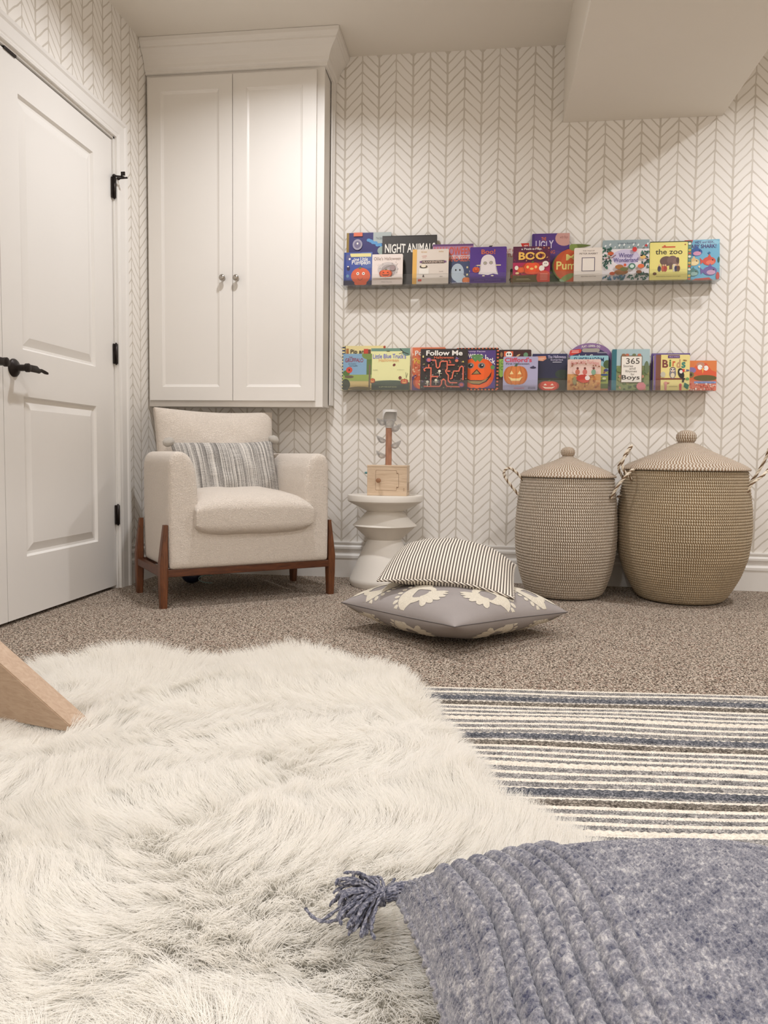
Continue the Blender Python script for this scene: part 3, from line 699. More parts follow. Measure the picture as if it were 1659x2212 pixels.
def emboss(par, fn, M, post, spots, mat, hgt=.0022):
    V = []; T = []
    for (cu, cv, ax, side, sc_) in spots:     # centre in uv, direction of +a in uv
        a = np.array(ax, float); b = np.array([-a[1], a[0]])
        for pg in motif(side):
            ctr = pg.mean(0)
            pts = [pg[i] for i in range(len(pg))]
            # subdivide long pieces so they follow the cushion
            fan = []
            m = len(pts); D = 4      # each piece is diced so that it hugs the cushion
            for i in range(m):
                A3 = np.array([ctr, pts[i], pts[(i+1) % m]]); base = len(V); bc = []
                for p in range(D+1):
                    for q in range(D+1-p): bc.append(((D-p-q)/D, p/D, q/D))
                bc = np.array(bc); P = bc @ A3; uvp = np.clip(np.array([cu, cv])+(P[:, :1]*a+P[:, 1:]*b*(1 if side > 0 else .62))*sc_, -.985, .985)
                W3 = fn(uvp[:, 0], uvp[:, 1], side, 0.0008); W4 = fn(uvp[:, 0], uvp[:, 1], side, 0.0008+hgt)
                l_ = (.35+.65*bc[:, :1]**.5); V.extend((W3*(1-l_)+W4*l_).tolist())
                ix = lambda p, q: base+p*(D+1)-p*(p-1)//2+q
                for p in range(D):
                    for q in range(D-p):
                        T.append((ix(p, q), ix(p+1, q), ix(p, q+1)))
                        if p+q < D-1: T.append((ix(p+1, q), ix(p+1, q+1), ix(p, q+1)))
    return gpart('embroidery', post(xf(np.array(V), M)), np.array(T), mat, par, smooth=False)
# the two edges that face the room meet at the corner (+1,+1) of the cushion after its turn
s_ = .335
spots = []
for side in (1, -1):
    for t, d in ((-.66, 1), (.17, -1)):
        spots.append((t, .70 if side > 0 else .84, (d, 0), side, s_))       # along edge v=+1
        spots.append((.70 if side > 0 else .84, t, (0, d), side, s_))       # along edge u=+1
    spots += [(-.6, -.3, (1, 0), side, s_), (-.3, -.68, (0, 1), side, s_)]
emboss(GP, fnG, MG, sag, spots, M_emb)

# top: ticking stripe pillow
k = NT('ticking_stripe'); uvn = k.coord('UV'); s = k.n('ShaderNodeSeparateXYZ'); k.put(s.inputs[0], uvn)
f = k.math('FRACT', k.math('MULTIPLY', s.outputs[0], 44.0)); tri = k.math('ABSOLUTE', k.math('SUBTRACT', f, .5))
f = k.math('MULTIPLY_ADD', k.math('SUBTRACT', tri, .245), 14.0, .5, clamp=True)
k.base(k.mix(f, lin((96, 86, 78)), lin((232, 224, 210)))); k.rough(.85); k.bump(k.noise(k.mapping(uvn, (500, 500, 1)), 1, 2), .2, .0006); M_tick = k.m
SP = tag(empty('floor_pillow', (-.10, 2.68, 0)), 'smaller brown and cream ticking striped pillow, lying on the grey floor pillow', 'pillow')
V, Fc, uv, fnS = pillow(.475, .475, .080, a=2.2, b=.60, pinch=.04, n=90, seed=31, wr=.004, crown=.2, droop=.035)
MS = Matrix.Translation((-.118, 2.865, .238)) @ Matrix.Rotation(R(-3), 4, 'Z') @ Matrix.Rotation(R(6), 4, 'X') @ Matrix.Rotation(R(5.5), 4, 'Y')
def gsp(P):
    return np.array(P)
gpart('pillow_cover', gsp(xf(V, MS)), Fc, M_tick, SP, uv=uv)
k = NT('twisted_piping'); c = k.coord(); s = k.n('ShaderNodeSeparateXYZ'); k.put(s.inputs[0], c)
f = k.math('FRACT', k.math('MULTIPLY', k.math('ADD', k.math('ADD', s.outputs[0], k.math('MULTIPLY', s.outputs[1], .8)), k.math('MULTIPLY', s.outputs[2], 1.6)), 62.0))
k.base(k.mix(k.math('GREATER_THAN', f, .5), lin((92, 80, 72)), lin((232, 224, 210)))); k.rough(.85)
bm = bmesh.new(); tube(bm, [Vector(p) for p in gsp(xf(seam_loop(fnS, 60), MS))], .0042, 8); wpart('piping', bm, k.m, SP, smooth=True)

# ================================================================ striped flatweave rug
E0 = np.array([-.138, 2.055]); RD = np.array([.9968, .0803]); RN = np.array([.0803, -.9968])
PER = .2765
BANDS = [(-.0115, .0095, 2), (.0095, .019, 1), (.019, .0265, 0), (.0265, .0300, 1), (.0300, .0545, 3), (.0545, .066, 0), (.066, .086, 1), (.086, .096, 0), (.096, .116, 1), (.116, .126, 0),
         (.126, .152, 1), (.152, .168, 4), (.168, .192, 1), (.192, .203, 0), (.203, .222, 1), (.222, .2335, 0), (.2335, .2515, 1), (.2515, .258, 0), (.258, .265, 1)]
BANDS = [(-.0115, .0100, 2), (.0100, .0190, 1), (.0190, .0285, 0), (.0285, .0335, 1), (.0335, .0530, 3), (.0530, .0650, 0), (.0650, .0830, 1), (.0830, .0940, 0), (.0940, .1120, 1), (.1120, .1230, 0),
         (.1230, .1440, 1), (.1440, .1600, 4), (.1600, .1830, 1), (.1830, .1940, 0), (.1940, .2180, 1), (.2180, .2290, 0), (.2290, .2530, 1), (.2530, .2600, 0), (.2600, .2650, 1)]
nx, ny = 860, 760
a = np.linspace(-.55, 1.75, nx); t = np.linspace(0, 1.45, ny)
A, T_ = np.meshgrid(a, t, indexing='ij')
wave = .0045*np.sin(A*5.1+T_*9)+.003*np.sin(A*11.7+2+T_*17)
tt = T_-.0905
ph = (tt+.0115) % PER-.0115
kind = np.ones_like(ph, int); hgt = np.zeros_like(ph)
rg = np.random.default_rng(4)
for b0, b1, kd in BANDS:
    if kd == 0: b0, b1 = b0+.0008, b1-.0008
    m = (ph >= b0) & (ph < b1); kind[m] = kd
    q = np.clip((ph-b0)/(b1-b0), 0, 1); prof_ = np.sqrt(np.clip(4*q*(1-q), 0, 1))
    amp = {0: .0030, 1: .0030, 2: .0066, 3: .0058, 4: .0046}[kd]
    tw = {0: .0075, 1: .005, 2: .017, 3: .015, 4: .016}[kd]
    rep = np.floor((tt+.0115)/PER)
    if kd == 1: loc = .0012*np.sin(A*2*math.pi/.0055+q*5+rep)*np.sin(q*math.pi*3)
    else: loc = (.0007 if kd == 0 else .0024)*np.abs(np.sin(A*math.pi/tw+q*1.3+rep*2+.6*np.sin(A*31+rep)))
    hgt = np.where(m, amp*prof_+loc, hgt)
edge = T_ < .010; kind[edge] = 0; hgt = np.where(edge, .004*np.sqrt(np.clip(1-(1-T_/.010)**2, 0, 1)), hgt)
hgt += rg.normal(0, .00035, hgt.shape)
Yw = wave*np.clip(T_/.03, 0, 1)
V = np.stack([E0[0]+RD[0]*A+RN[0]*(T_+Yw), E0[1]+RD[1]*A+RN[1]*(T_+Yw), .003+hgt+.0015*np.sin(A*7)*np.sin(T_*6)], -1).reshape(-1, 3)
kf = kind[:-1, :-1].ravel(); kf = np.where(kf == 4, 0, kf)
def yarn(name, stops, sc=420):
    k = NT(name); c = k.coord(); a_ = k.noise(k.mapping(c, (.45, 1, 1)), sc, 2, .6); b_ = k.noise(c, 55, 2)
    f = k.math('ADD', k.math('MULTIPLY', a_, .75), k.math('MULTIPLY', b_, .25)); k.base(k.ramp(f, stops)); k.rough(.95); k.bump(a_, .5, .0012); return k.m
rugm = [yarn('ivory_yarn', [(.3, (188, 178, 164)), (.6, (232, 223, 208))]),
        yarn('grey_fleck_yarn', [(.38, (64, 62, 62)), (.46, (112, 109, 107)), (.54, (146, 142, 138)), (.64, (196, 190, 182))]),
        yarn('blue_grey_yarn', [(.38, (48, 50, 56)), (.5, (84, 86, 92)), (.64, (146, 144, 146))]),
        yarn('brown_grey_yarn', [(.38, (56, 50, 44)), (.5, (100, 92, 82)), (.64, (166, 156, 144))])]
rug = raw('striped_rug', V, gridfaces(nx, ny)[:, ::-1], rugm, None, mi=kf)
tag(rug, 'flatwoven rug with narrow ivory, grey, blue and brown stripes, running under the white fur rug', 'rug')

# ================================================================ white fur rug
FO = [(-40, 1490), (40, 1450), (120, 1428), (200, 1417), (280, 1408), (340, 1412), (410, 1432), (480, 1424), (540, 1410), (600, 1402), (650, 1398), (700, 1404), (760, 1420), (820, 1432), (860, 1442),
      (900, 1474), (932, 1506), (945, 1540), (975, 1580), (1010, 1625), (1040, 1660), (1060, 1700), (1120, 1745), (1180, 1785), (1225, 1822)]
fo = [at(x, y+16, Z=.03) for x, y in FO]
outl = np.array([(p.x, p.y) for p in fo] + [(.22, 1.08), (.30, .85), (.30, .55), (.1, .30), (-.4, .2), (-1.0, .3), (-1.45, .7), (-1.6, 1.2), (-1.62, 1.7)])
def inside(P, poly):
    x, y = P[:, 0], P[:, 1]; r = np.zeros(len(P), bool); j = len(poly)-1
    for i in range(len(poly)):
        xi, yi = poly[i]; xj, yj = poly[j]
        r ^= ((yi > y) != (yj > y)) & (x < (xj-xi)*(y-yi)/(yj-yi+1e-12)+xi); j = i
    return r
def edgedist(P, poly):
    d = np.full(len(P), 9.)
    for i in range(len(poly)):
        a_, b_ = poly[i-1], poly[i]; ab = b_-a_; t_ = np.clip(((P-a_)@ab)/(ab@ab), 0, 1); d = np.minimum(d, np.hypot(*(P-a_-t_[:, None]*ab).T))
    return d
rg = np.random.default_rng(12)
_ph = rg.uniform(0, 6.28, 40); _fr = rg.normal(0, 1, (40, 2))
def field(P, k0, n, sc_):
    s = 0
    for i in range(k0, k0+n): s = s+np.sin(P@(_fr[i]*sc_)+_ph[i])
    return s/math.sqrt(n/2)
def lumps(P): return .010*field(P, 0, 8, 9)+.006*field(P, 8, 8, 22)
# hide below the pile
g = .02; xs = np.arange(outl[:, 0].min(), outl[:, 0].max(), g); ys = np.arange(outl[:, 1].min(), outl[:, 1].max(), g)
GX, GY = np.meshgrid(xs, ys, indexing='ij'); P = np.stack([GX.ravel(), GY.ravel()], -1)
ins = inside(P, outl); ed = edgedist(P, outl); 
hz = np.where(ins, np.clip(ed/.05, 0, 1)**.5*(.022+.6*np.clip(lumps(P), -.012, .02))+.012, .010)
Fg = gridfaces(len(xs), len(ys)); keep = ins[Fg].all(1); Fg = Fg[keep][:, ::-1]
used, inv = np.unique(Fg, return_inverse=True); Fg = inv.reshape(-1, 4)
Vg = np.stack([P[used, 0], P[used, 1], hz[used]], -1)
fr = tag(empty('fur_rug', (-.6, 1.3, 0)), 'fluffy white faux fur rug with a wavy outline, covering the near floor', 'rug')
k = NT('white_fur_hide'); k.base(lin((246, 242, 234))); k.rough(.95); M_hide = k.m
gpart('backing', Vg, Fg, M_hide, fr)
# pile: strands combed by a slowly turning field and gathered into locks
k = NT('white_fur_pile')
d = k.n('ShaderNodeBsdfDiffuse'); d.inputs[0].default_value = (.96, .94, .90, 1); tr = k.n('ShaderNodeBsdfTranslucent'); tr.inputs[0].default_value = (.98, .955, .905, 1)
mx = k.n('ShaderNodeMixShader'); mx.inputs[0].default_value = .58; k.put(mx.inputs[1], d.outputs[0]); k.put(mx.inputs[2], tr.outputs[0]); k.t.links.new(mx.outputs[0], k.o.inputs[0]); M_pile = k.m
NS = 270000
lo, hi = outl.min(0), outl.max(0)
cand = rg.uniform(lo, hi, (int(NS*5.2), 2))
near = np.clip((cand[:, 1]-.1)/2.2, 0, 1)
cand = cand[inside(cand, outl)]
# what the room can see: from the front of the rug inwards
cand = cand[(cand[:, 1] > .45) & (cand[:, 0] > -.66-cand[:, 1]*.64)]
cand = cand[rg.random(len(cand)) < np.clip((1.0/cand[:, 1])**1.25, 0, 1)][:NS]
P = cand; n = len(P); ed = edgedist(P, outl)
GL = .022      # lock size
cell = np.floor(P/GL+rg.uniform(-.5, .5, P.shape)*.9).astype(int)
hsh = (cell[:, 0]*73856093 ^ cell[:, 1]*19349663) & 0xffff
rl = np.random.default_rng(5).random((65536, 4))[hsh]
lc = (cell+.5)*GL
ang = 1.9*field(P, 16, 6, 4.2) + 1.1*field(P, 22, 6, 13) + (rl[:, 0]-.5)*.9 + rg.normal(0, .22, n) - 1.2
dirv = np.stack([np.cos(ang), np.sin(ang)], -1)
# towards the rim the pile falls outwards
eps = .01; gx = edgedist(P+[eps, 0], outl)-ed; gy = edgedist(P+[0, eps], outl)-ed; og = -np.stack([gx, gy], -1); og /= np.linalg.norm(og, axis=1, keepdims=True)+1e-9
wgt = np.clip(1-ed/.07, 0, 1)[:, None]*.85; dirv = dirv*(1-wgt)+og*wgt; dirv /= np.linalg.norm(dirv, axis=1, keepdims=True)+1e-9
Lh = (.060+.018*rl[:, 1])*rg.uniform(.75, 1.1, n)*np.clip(.6+ed/.06*.4, .6, 1)
lean = np.clip(.80+.22*field(P, 28, 6, 8)+(rl[:, 2]-.5)*.35+np.clip(1-ed/.06, 0, 1)*.25, .35, 1.32)
Lh = Lh*np.where((P[:, 0] < -.86) & (P[:, 1] > 1.34) & (P[:, 1] < 1.58), .45, 1.0)
z0 = np.clip(ed/.05, 0, 1)**.5*(.022+.6*np.clip(lumps(P), -.012, .02))+.011
K = 6; s = np.linspace(0, 1, K)
curl = rg.uniform(-1, 1, n)*.5+(rl[:, 3]-.5)*1.2
pts = np.zeros((n, K, 3)); cur = np.stack([P[:, 0], P[:, 1], z0], -1); pts[:, 0] = cur
ln_ = lean*.45; a_ = np.arctan2(dirv[:, 1], dirv[:, 0])
tgt = lc-P
for i in range(1, K):
    l_ = np.clip(ln_+(lean*1.35-ln_)*s[i], 0, 1.55); a2 = a_+curl*s[i]*.8
    stp = Lh/(K-1)
    dvec = np.stack([np.cos(a2)*np.sin(l_), np.sin(a2)*np.sin(l_), np.cos(l_)], -1)*stp[:, None]
    dvec[:, :2] += tgt*(.30/(K-1))
    cur = cur+dvec; cur[:, 2] = np.maximum(cur[:, 2], .006); pts[:, i] = cur
hc = bpy.data.hair_curves.new('pile'); hc.add_curves([K]*n)
hc.attributes['position'].data.foreach_set('vector', pts.astype(np.float32).ravel())
ra = hc.attributes.get('radius') or hc.attributes.new('radius', 'FLOAT', 'POINT')
ra.data.foreach_set('value', np.broadcast_to((.00050*np.array([1, .95, .85, .7, .45, .12]))[None], (n, K)).astype(np.float32).ravel().copy())
hc.materials.append(M_pile); po = bpy.data.objects.new('pile', hc); C.objects.link(po); po.parent = fr
po.matrix_parent_inverse = Matrix.Translation(-fr.location); po['kind'] = 'stuff'

# ================================================================ wooden ramp side at the left
M_birch = wood('sanded_birch', (164, 138, 114), (176, 150, 126), (184, 160, 136), .5, 'x', 6)
ra_ = tag(empty('climbing_ramp', (-1.2, 1.52, 0)), 'plain birch wood climbing ramp side, its low end resting on the fur rug', 'ramp')
tip = at(151, 1568, Z=.062); tp2 = at(193, 1551, Z=.064); up0 = at(0, 1434, Y=tip.y)
sl = (up0.z-tip.z)/(tip.x-up0.x); xe = tip.x-.62; y0, y1 = tip.y, tip.y+.062
bm = bmesh.new()      # thick panel, front face undercut towards its foot to keep it in shade
zt_ = lambda x: tip.z+sl*(tip.x-x)
y1 = tp2.y; dxx = tp2.x-tip.x
def rib_(x, h0): 
    h = max(zt_(x)-h0, .004); return [bm.verts.new(p) for p in ((x, y0, zt_(x)), (x+dxx, y1, zt_(x)), (x+dxx, y1+h*.36, h0), (x, y0+h*.36, h0))]
r0_, r1_ = rib_(tip.x, .045), rib_(xe, .035)
bm.faces.new(r0_); bm.faces.new(r1_[::-1])
for i in range(4): bm.faces.new((r0_[i], r0_[(i+1) % 4], r1_[(i+1) % 4], r1_[i]))
bmesh.ops.bevel(bm, geom=bm.edges[:], offset=.002, segments=2, affect='EDGES'); wpart('side_panel', bm, M_birch, ra_)
bm = bmesh.new(); kx = at(88, 1500, Y=y0+.02)
ball(bm, (kx.x, y0+.02, tip.z+sl*(tip.x-kx.x)), .0028, (1, 1.3, .5), 10); wpart('wood_knot', bm, M_plyd, ra_)

# ================================================================ blue-grey knitted pillow in the foreground
BP = tag(empty('knitted_pillow', (.18, .70, 0)), 'blue-grey chunky knitted pillow with raised ribs and a corner tassel, lying on the white fur', 'pillow')
P0 = np.array([-.104, .893]); U_ = np.array([.972, .236]); V_ = np.array([.236, -.972]); SZ = .54
nn = 700
tq = np.sin(np.linspace(-1, 1, nn)*math.pi/2*.94)/math.sin(math.pi/2*.94)
Uq, Vq = np.meshgrid(tq, tq, indexing='ij')
def bpill(u, v, side, off=0):
    pin = .085
    x = u*SZ/2*(1-pin*(1-v*v)*np.abs(u)**2); y = v*SZ/2*(1-pin*(1-u*u)*np.abs(v)**2)
    h = .114*np.clip(1-np.abs(u)**2.2, 0, 1)**.58*np.clip(1-np.abs(v)**2.2, 0, 1)**.58
    e = (x+SZ/2); f = (y+SZ/2)      # metres from the left and back edges
    if side > 0:
        warp = e + .004*np.sin(f*23)
        r0, r1, nr = .050, .176, 7; q = (warp-r0)/(r1-r0)*nr
        on = (q > 0) & (q < nr); fq = q % 1; k_ = np.floor(q)
        loopy = np.abs(np.sin(f*math.pi/.0115+k_*1.7+fq*1.6+.5*np.sin(f*60+k_)))
        rib = np.sqrt(np.clip(4*fq*(1-fq), 0, 1))*(.0085+.0040*loopy)
        st = .0034*(np.abs(np.sin(e*math.pi/.0062+.4*np.sin(f*90)))*np.abs(np.sin(f*math.pi/.0048+np.floor(e/.0062)*1.57)))
        h2 = np.where(on, rib-.001, st)
        fade = np.clip(np.minimum(1-np.abs(u), 1-np.abs(v))*30, 0, 1)
        h = h+h2*fade
    z = side*(h+off)
    X = P0[0]+U_[0]*(x+SZ/2)+V_[0]*(y+SZ/2); Y = P0[1]+U_[1]*(x+SZ/2)+V_[1]*(y+SZ/2)
    z = z+.118-.022*((1-np.abs(u))<0)-.012*np.clip(np.abs(u*v), 0, 1)**3
    if side < 0: z = np.maximum(z, .030)
    return np.stack([X, Y, z], -1)
top = bpill(Uq, Vq, 1).reshape(-1, 3); top += np.random.default_rng(3).normal(0, .00025, top.shape)
m2 = 80; tb_ = np.sin(np.linspace(-1, 1, m2)*math.pi/2*.94)/math.sin(math.pi/2*.94); Ub, Vb = np.meshgrid(tb_, tb_, indexing='ij')
bot = bpill(Ub, Vb, -1).reshape(-1, 3)
k = NT('blue_grey_wool'); c = k.coord(); a_ = k.noise(c, 320, 3, .65); b_ = k.noise(c, 90, 3, .6); e_ = k.noise(c, 12, 2)
f = k.math('ADD', k.math('ADD', k.math('MULTIPLY', a_, .45), k.math('MULTIPLY', b_, .4)), k.math('MULTIPLY', e_, .15))
k.base(k.ramp(f, [(.37, (54, 56, 78)), (.44, (96, 96, 106)), (.53, (130, 128, 134)), (.64, (184, 180, 178))])); k.rough(.95); k.b.inputs['Sheen Weight'].default_value = .3
k.bump(a_, .9, .0016); M_wool = k.m
gpart('pillow_cover', np.concatenate([top, bot]), np.concatenate([gridfaces(nn, nn)[:, ::-1], gridfaces(m2, m2)+nn*nn]), M_wool, BP)
bm = bmesh.new(); t_ = np.linspace(-1, 1, 160); o_ = np.ones(160)
for (uu, vv) in ((t_, -o_), (-o_, t_), (o_, t_), (t_, o_)):     # knotted overcast edge
    L_ = bpill(uu, vv, 1); pts_ = [Vector(p)+Vector((.0022*math.sin(i*1.3), .0022*math.cos(i*1.3), .002*math.sin(i*2.1))) for i, p in enumerate(L_)]
    tube(bm, pts_, [.0036+.0014*abs(math.sin(i*.9)) for i in range(160)], 7)
wpart('edge_binding', bm, M_wool, BP, smooth=True)
# tassel: bundle from the corner to a knot, then loose strands fanning out over the fur
k = NT('tassel_yarn'); c = k.coord(); a_ = k.noise(c, 260, 3, .6); k.base(k.ramp(a_, [(.35, (62, 64, 78)), (.5, (100, 100, 112)), (.65, (146, 144, 150))])); k.rough(.9); k.bump(a_, .8, .0012); M_tas = k.m
tas = None
cn = at(905, 1918, Z=.112); kn = at(822, 1938, Z=.112)
bm = bmesh.new(); rr = random.Random(8)
def strand(pts_, r=.0023):
    """two-ply yarn"""
    out = [[], []]
    for i, p in enumerate(pts_):
        for s2 in (0, 1):
            a3 = i*.9+s2*math.pi; out[s2].append(Vector(p)+Vector((math.cos(a3), math.sin(a3)*.6, math.sin(a3)*.8))*r*.42)
    for o2 in out: tube(bm, o2, r*.62, 5)
for i in range(14):
    a3 = i/14*6.28; off = Vector((0, math.cos(a3), math.sin(a3)))*.0075; of2 = off*.55
    mid = (cn+kn)/2+off*1.3+Vector((0, 0, .002))
    strand(bez(cn+off*.5, mid, mid, kn+of2, 16))
for i in range(78):      # free ends
    a3 = R(rr.uniform(150, 262)) if i % 4 else R(rr.uniform(108, 160)); L_ = rr.uniform(.036, .062)*(1.0 if i % 4 else .7)
    e = kn+Vector((math.cos(a3)*L_, math.sin(a3)*L_*1.05, rr.uniform(-.020, .006)))
    st0 = kn+Vector((rr.uniform(-.004, .004), rr.uniform(-.006, .006), rr.uniform(-.004, .006)))
    m1 = st0+(e-st0)*.4+Vector((rr.uniform(-.006, .006), rr.uniform(-.006, .006), rr.uniform(.006, .020)))
    m2_ = e+Vector((rr.uniform(-.010, .010), rr.uniform(-.004, .014), rr.uniform(.0, .016)))
    strand(bez(st0, m1, m2_, e+Vector((rr.uniform(-.01, .01), rr.uniform(-.01, .01), 0)), 20))
for tx, ty_, ex, ey in ((700, 2030, 660, 1962), (770, 1880, 744, 1886), (845, 1915, 852, 1898)):
    e = at(tx, ty_, Z=.085); e2 = at(ex, ey, Z=.09); strand(bez(kn, (kn+e)/2+Vector((0, 0, .01)), e, e2, 26))
for i in range(5):       # the wrapped knot
    cx = kn+Vector((.002*i-.003, 0, 0)); pts_ = [cx+Vector((0, math.cos(a4)*.0085, math.sin(a4)*.0085)) for a4 in [R(q) for q in range(0, 361, 20)]]; strand(pts_, .0018)
wpart('tassel', bm, M_tas, BP, smooth=True)
# ================================================================ acrylic ledges
LEDGE = [(1.486, 737, 1557, 'upper'), (.967, 735, 1541, 'lower')]
LY = 3.838
for z, pa, pb, nm in LEDGE:
    xa, xb = at(pa, 615 if z > 1.2 else 845, Y=LY).x, at(pb, 612 if z > 1.2 else 846, Y=LY).x
    s_ = tag(empty('acrylic_shelf', ((xa+xb)/2, YB, z)), 'clear acrylic book ledge on the wall, the %s of the two' % nm, 'shelf')
    bm = bmesh.new(); box(bm, xa, xb, LY, YB-.0005, z-.003, z, .0006); wpart('ledge', bm, M_acrylic, s_)
    bm = bmesh.new(); box(bm, xa, xb, LY-.003, LY, z-.003, z+.048, .0006); wpart('front_lip', bm, M_acrylic, s_)
    bm = bmesh.new(); box(bm, xa, xb, YB-.005, YB-.0005, z, z+.058, .0006); wpart('back_plate', bm, M_acrylic, s_)

# ================================================================ books
_T = {}
def glyphs(s, bold):
    key = (s, bold)
    if key not in _T:
        cu = bpy.data.curves.new('lettering', 'FONT'); cu.body = s; cu.size = 1; cu.resolution_u = 3; cu.offset = .0055*bold; cu.fill_mode = 'FRONT'
        o = bpy.data.objects.new('lettering', cu); C.objects.link(o)
        dg = bpy.context.evaluated_depsgraph_get(); me = bpy.data.meshes.new_from_object(o.evaluated_get(dg))
        V = np.array([v.co[:2] for v in me.vertices]) if len(me.vertices) else np.zeros((1, 2)); Fc = [tuple(p.vertices) for p in me.polygons]
        bpy.data.objects.remove(o); bpy.data.curves.remove(cu); bpy.data.meshes.remove(me)
        V = V-V.min(0); _T[key] = (V, Fc)
    return _T[key]
class Art:
    """printed shapes on a cover; x and y run 0..1 from the lower left corner"""
    def __init__(s, w, h): s.w, s.h = w, h; s.bm = {'illustration': bmesh.new(), 'title': bmesh.new()}; s.mats = {'illustration': [], 'title': []}; s.n = 0
    def mat(s, c, ch):
        m = ink(c)
        if m not in s.mats[ch]: s.mats[ch].append(m)
        return s.mats[ch].index(m)
    def put(s, pts, c, ch='illustration', tris=None):
        if tris is None and any(not (0 <= p[0] <= 1 and 0 <= p[1] <= 1) for p in pts):
            q = [tuple(p) for p in pts]      # trim to the cover
            for ax, lim, sg in ((0, 0, 1), (0, 1, -1), (1, 0, 1), (1, 1, -1)):
                out = []
                for i in range(len(q)):
                    a, b = q[i-1], q[i]; ia, ib = (a[ax]-lim)*sg >= 0, (b[ax]-lim)*sg >= 0
                    if ia != ib:
                        t = (lim-a[ax])/(b[ax]-a[ax]); out.append((a[0]+(b[0]-a[0])*t, a[1]+(b[1]-a[1])*t))
                    if ib: out.append(b)
                q = out
                if len(q) < 3: return
            pts = q
        s.n += 1; y = -.00030-.00006*s.n; bm = s.bm[ch]; mi = s.mat(c, ch)
        vs = [bm.verts.new((p[0]*s.w, y, p[1]*s.h)) for p in pts]
        if tris is None:
            try:
                f = bm.faces.new(vs); f.material_index = mi
                if len(vs) > 4: bmesh.ops.triangulate(bm, faces=[f])
            except ValueError: pass
        else:
            for t in tris:
                try: bm.faces.new([vs[i] for i in t]).material_index = mi
                except ValueError: pass
    def rect(s, a, b, c, d, col): s.put([(a, b), (c, b), (c, d), (a, d)], col)
    def poly(s, pts, col): s.put(pts, col)
    def ell(s, cx, cy, rx, ry, col, n=20, a0=0, a1=360, rot=0):
        ry2 = ry; ca, sa = math.cos(R(rot)), math.sin(R(rot)); P = []
        for i in range(n if a1-a0 >= 360 else n+1):
            a = R(a0+(a1-a0)*i/n); x, y = rx*math.cos(a)*s.w, ry2*math.sin(a)*s.h
            P.append((cx+(x*ca-y*sa)/s.w, cy+(x*sa+y*ca)/s.h))
        s.put(P, col)
    def line(s, pts, wd, col):
        for a, b in zip(pts, pts[1:]):
            dx, dy = (b[0]-a[0])*s.w, (b[1]-a[1])*s.h; L = math.hypot(dx, dy)+1e-9; nx_, ny_ = -dy/L*wd/2/s.w, dx/L*wd/2/s.h
            s.put([(a[0]+nx_, a[1]+ny_), (a[0]-nx_, a[1]-ny_), (b[0]-nx_, b[1]-ny_), (b[0]+nx_, b[1]+ny_)], col)
            s.ell(b[0], b[1], wd/2/s.w, wd/2/s.h, col, 8)
    def txt(s, t, x0, y0, x1, y1, col, bold=1, arc=0, wob=0, rot=0, ch='title'):
        """lettering fitted into the box; arc lifts the middle, wob jitters letters"""
        V, Fc = glyphs(t, bold); m = V.max(0); P = V/m
        x = x0+P[:, 0]*(x1-x0); y = y0+P[:, 1]*(y1-y0)+arc*(1-(2*P[:, 0]-1)**2)+rot*P[:, 0]
        if wob: y = y+wob*np.sin(P[:, 0]*len(t)*2.1)
        s.put(list(zip(x, y)), col, ch, Fc)
    def specks(s, n, box_, cols, r=(.01, .03), seed=1):
        q = random.Random(seed)
        for i in range(n): s.ell(q.uniform(box_[0], box_[2]), q.uniform(box_[1], box_[3]), q.uniform(*r), q.uniform(*r), cols[i % len(cols)], 7, rot=q.uniform(0, 90))
    def pumpkin(s, cx, cy, rx, ry, col=(222, 106, 50), face='jack', stem=(96, 110, 58), dark=None, eye=(245, 214, 120)):
        dk = dark or tuple(int(v*.78) for v in col)
        s.ell(cx-rx*.45, cy, rx*.55, ry*.92, dk); s.ell(cx+rx*.45, cy, rx*.55, ry*.92, dk); s.ell(cx-rx*.30, cy, rx*.52, ry*.97, col); s.ell(cx+rx*.30, cy, rx*.52, ry*.97, col); s.ell(cx, cy, rx*.42, ry, tuple(min(255, int(v*1.06)) for v in col))
        s.poly([(cx-rx*.12, cy+ry*.9), (cx+rx*.12, cy+ry*.9), (cx+rx*.18, cy+ry*1.25), (cx, cy+ry*1.22)], stem)
        if face == 'jack':
            for e in (-1, 1): s.poly([(cx+e*rx*.50, cy+ry*.10), (cx+e*rx*.16, cy+ry*.12), (cx+e*rx*.34, cy+ry*.48)], eye)
            s.poly([(cx-rx*.62, cy-ry*.12), (cx-rx*.25, cy-ry*.32), (cx+rx*.25, cy-ry*.32), (cx+rx*.62, cy-ry*.12), (cx+rx*.35, cy-ry*.58), (cx-rx*.35, cy-ry*.58)], eye)
    def leaf(s, cx, cy, L, wd, rot, col): s.ell(cx, cy, L, wd, col, 10, rot=rot)
M_pages = plain('book_page_edges', (232, 226, 214), .8)
_bk = {}
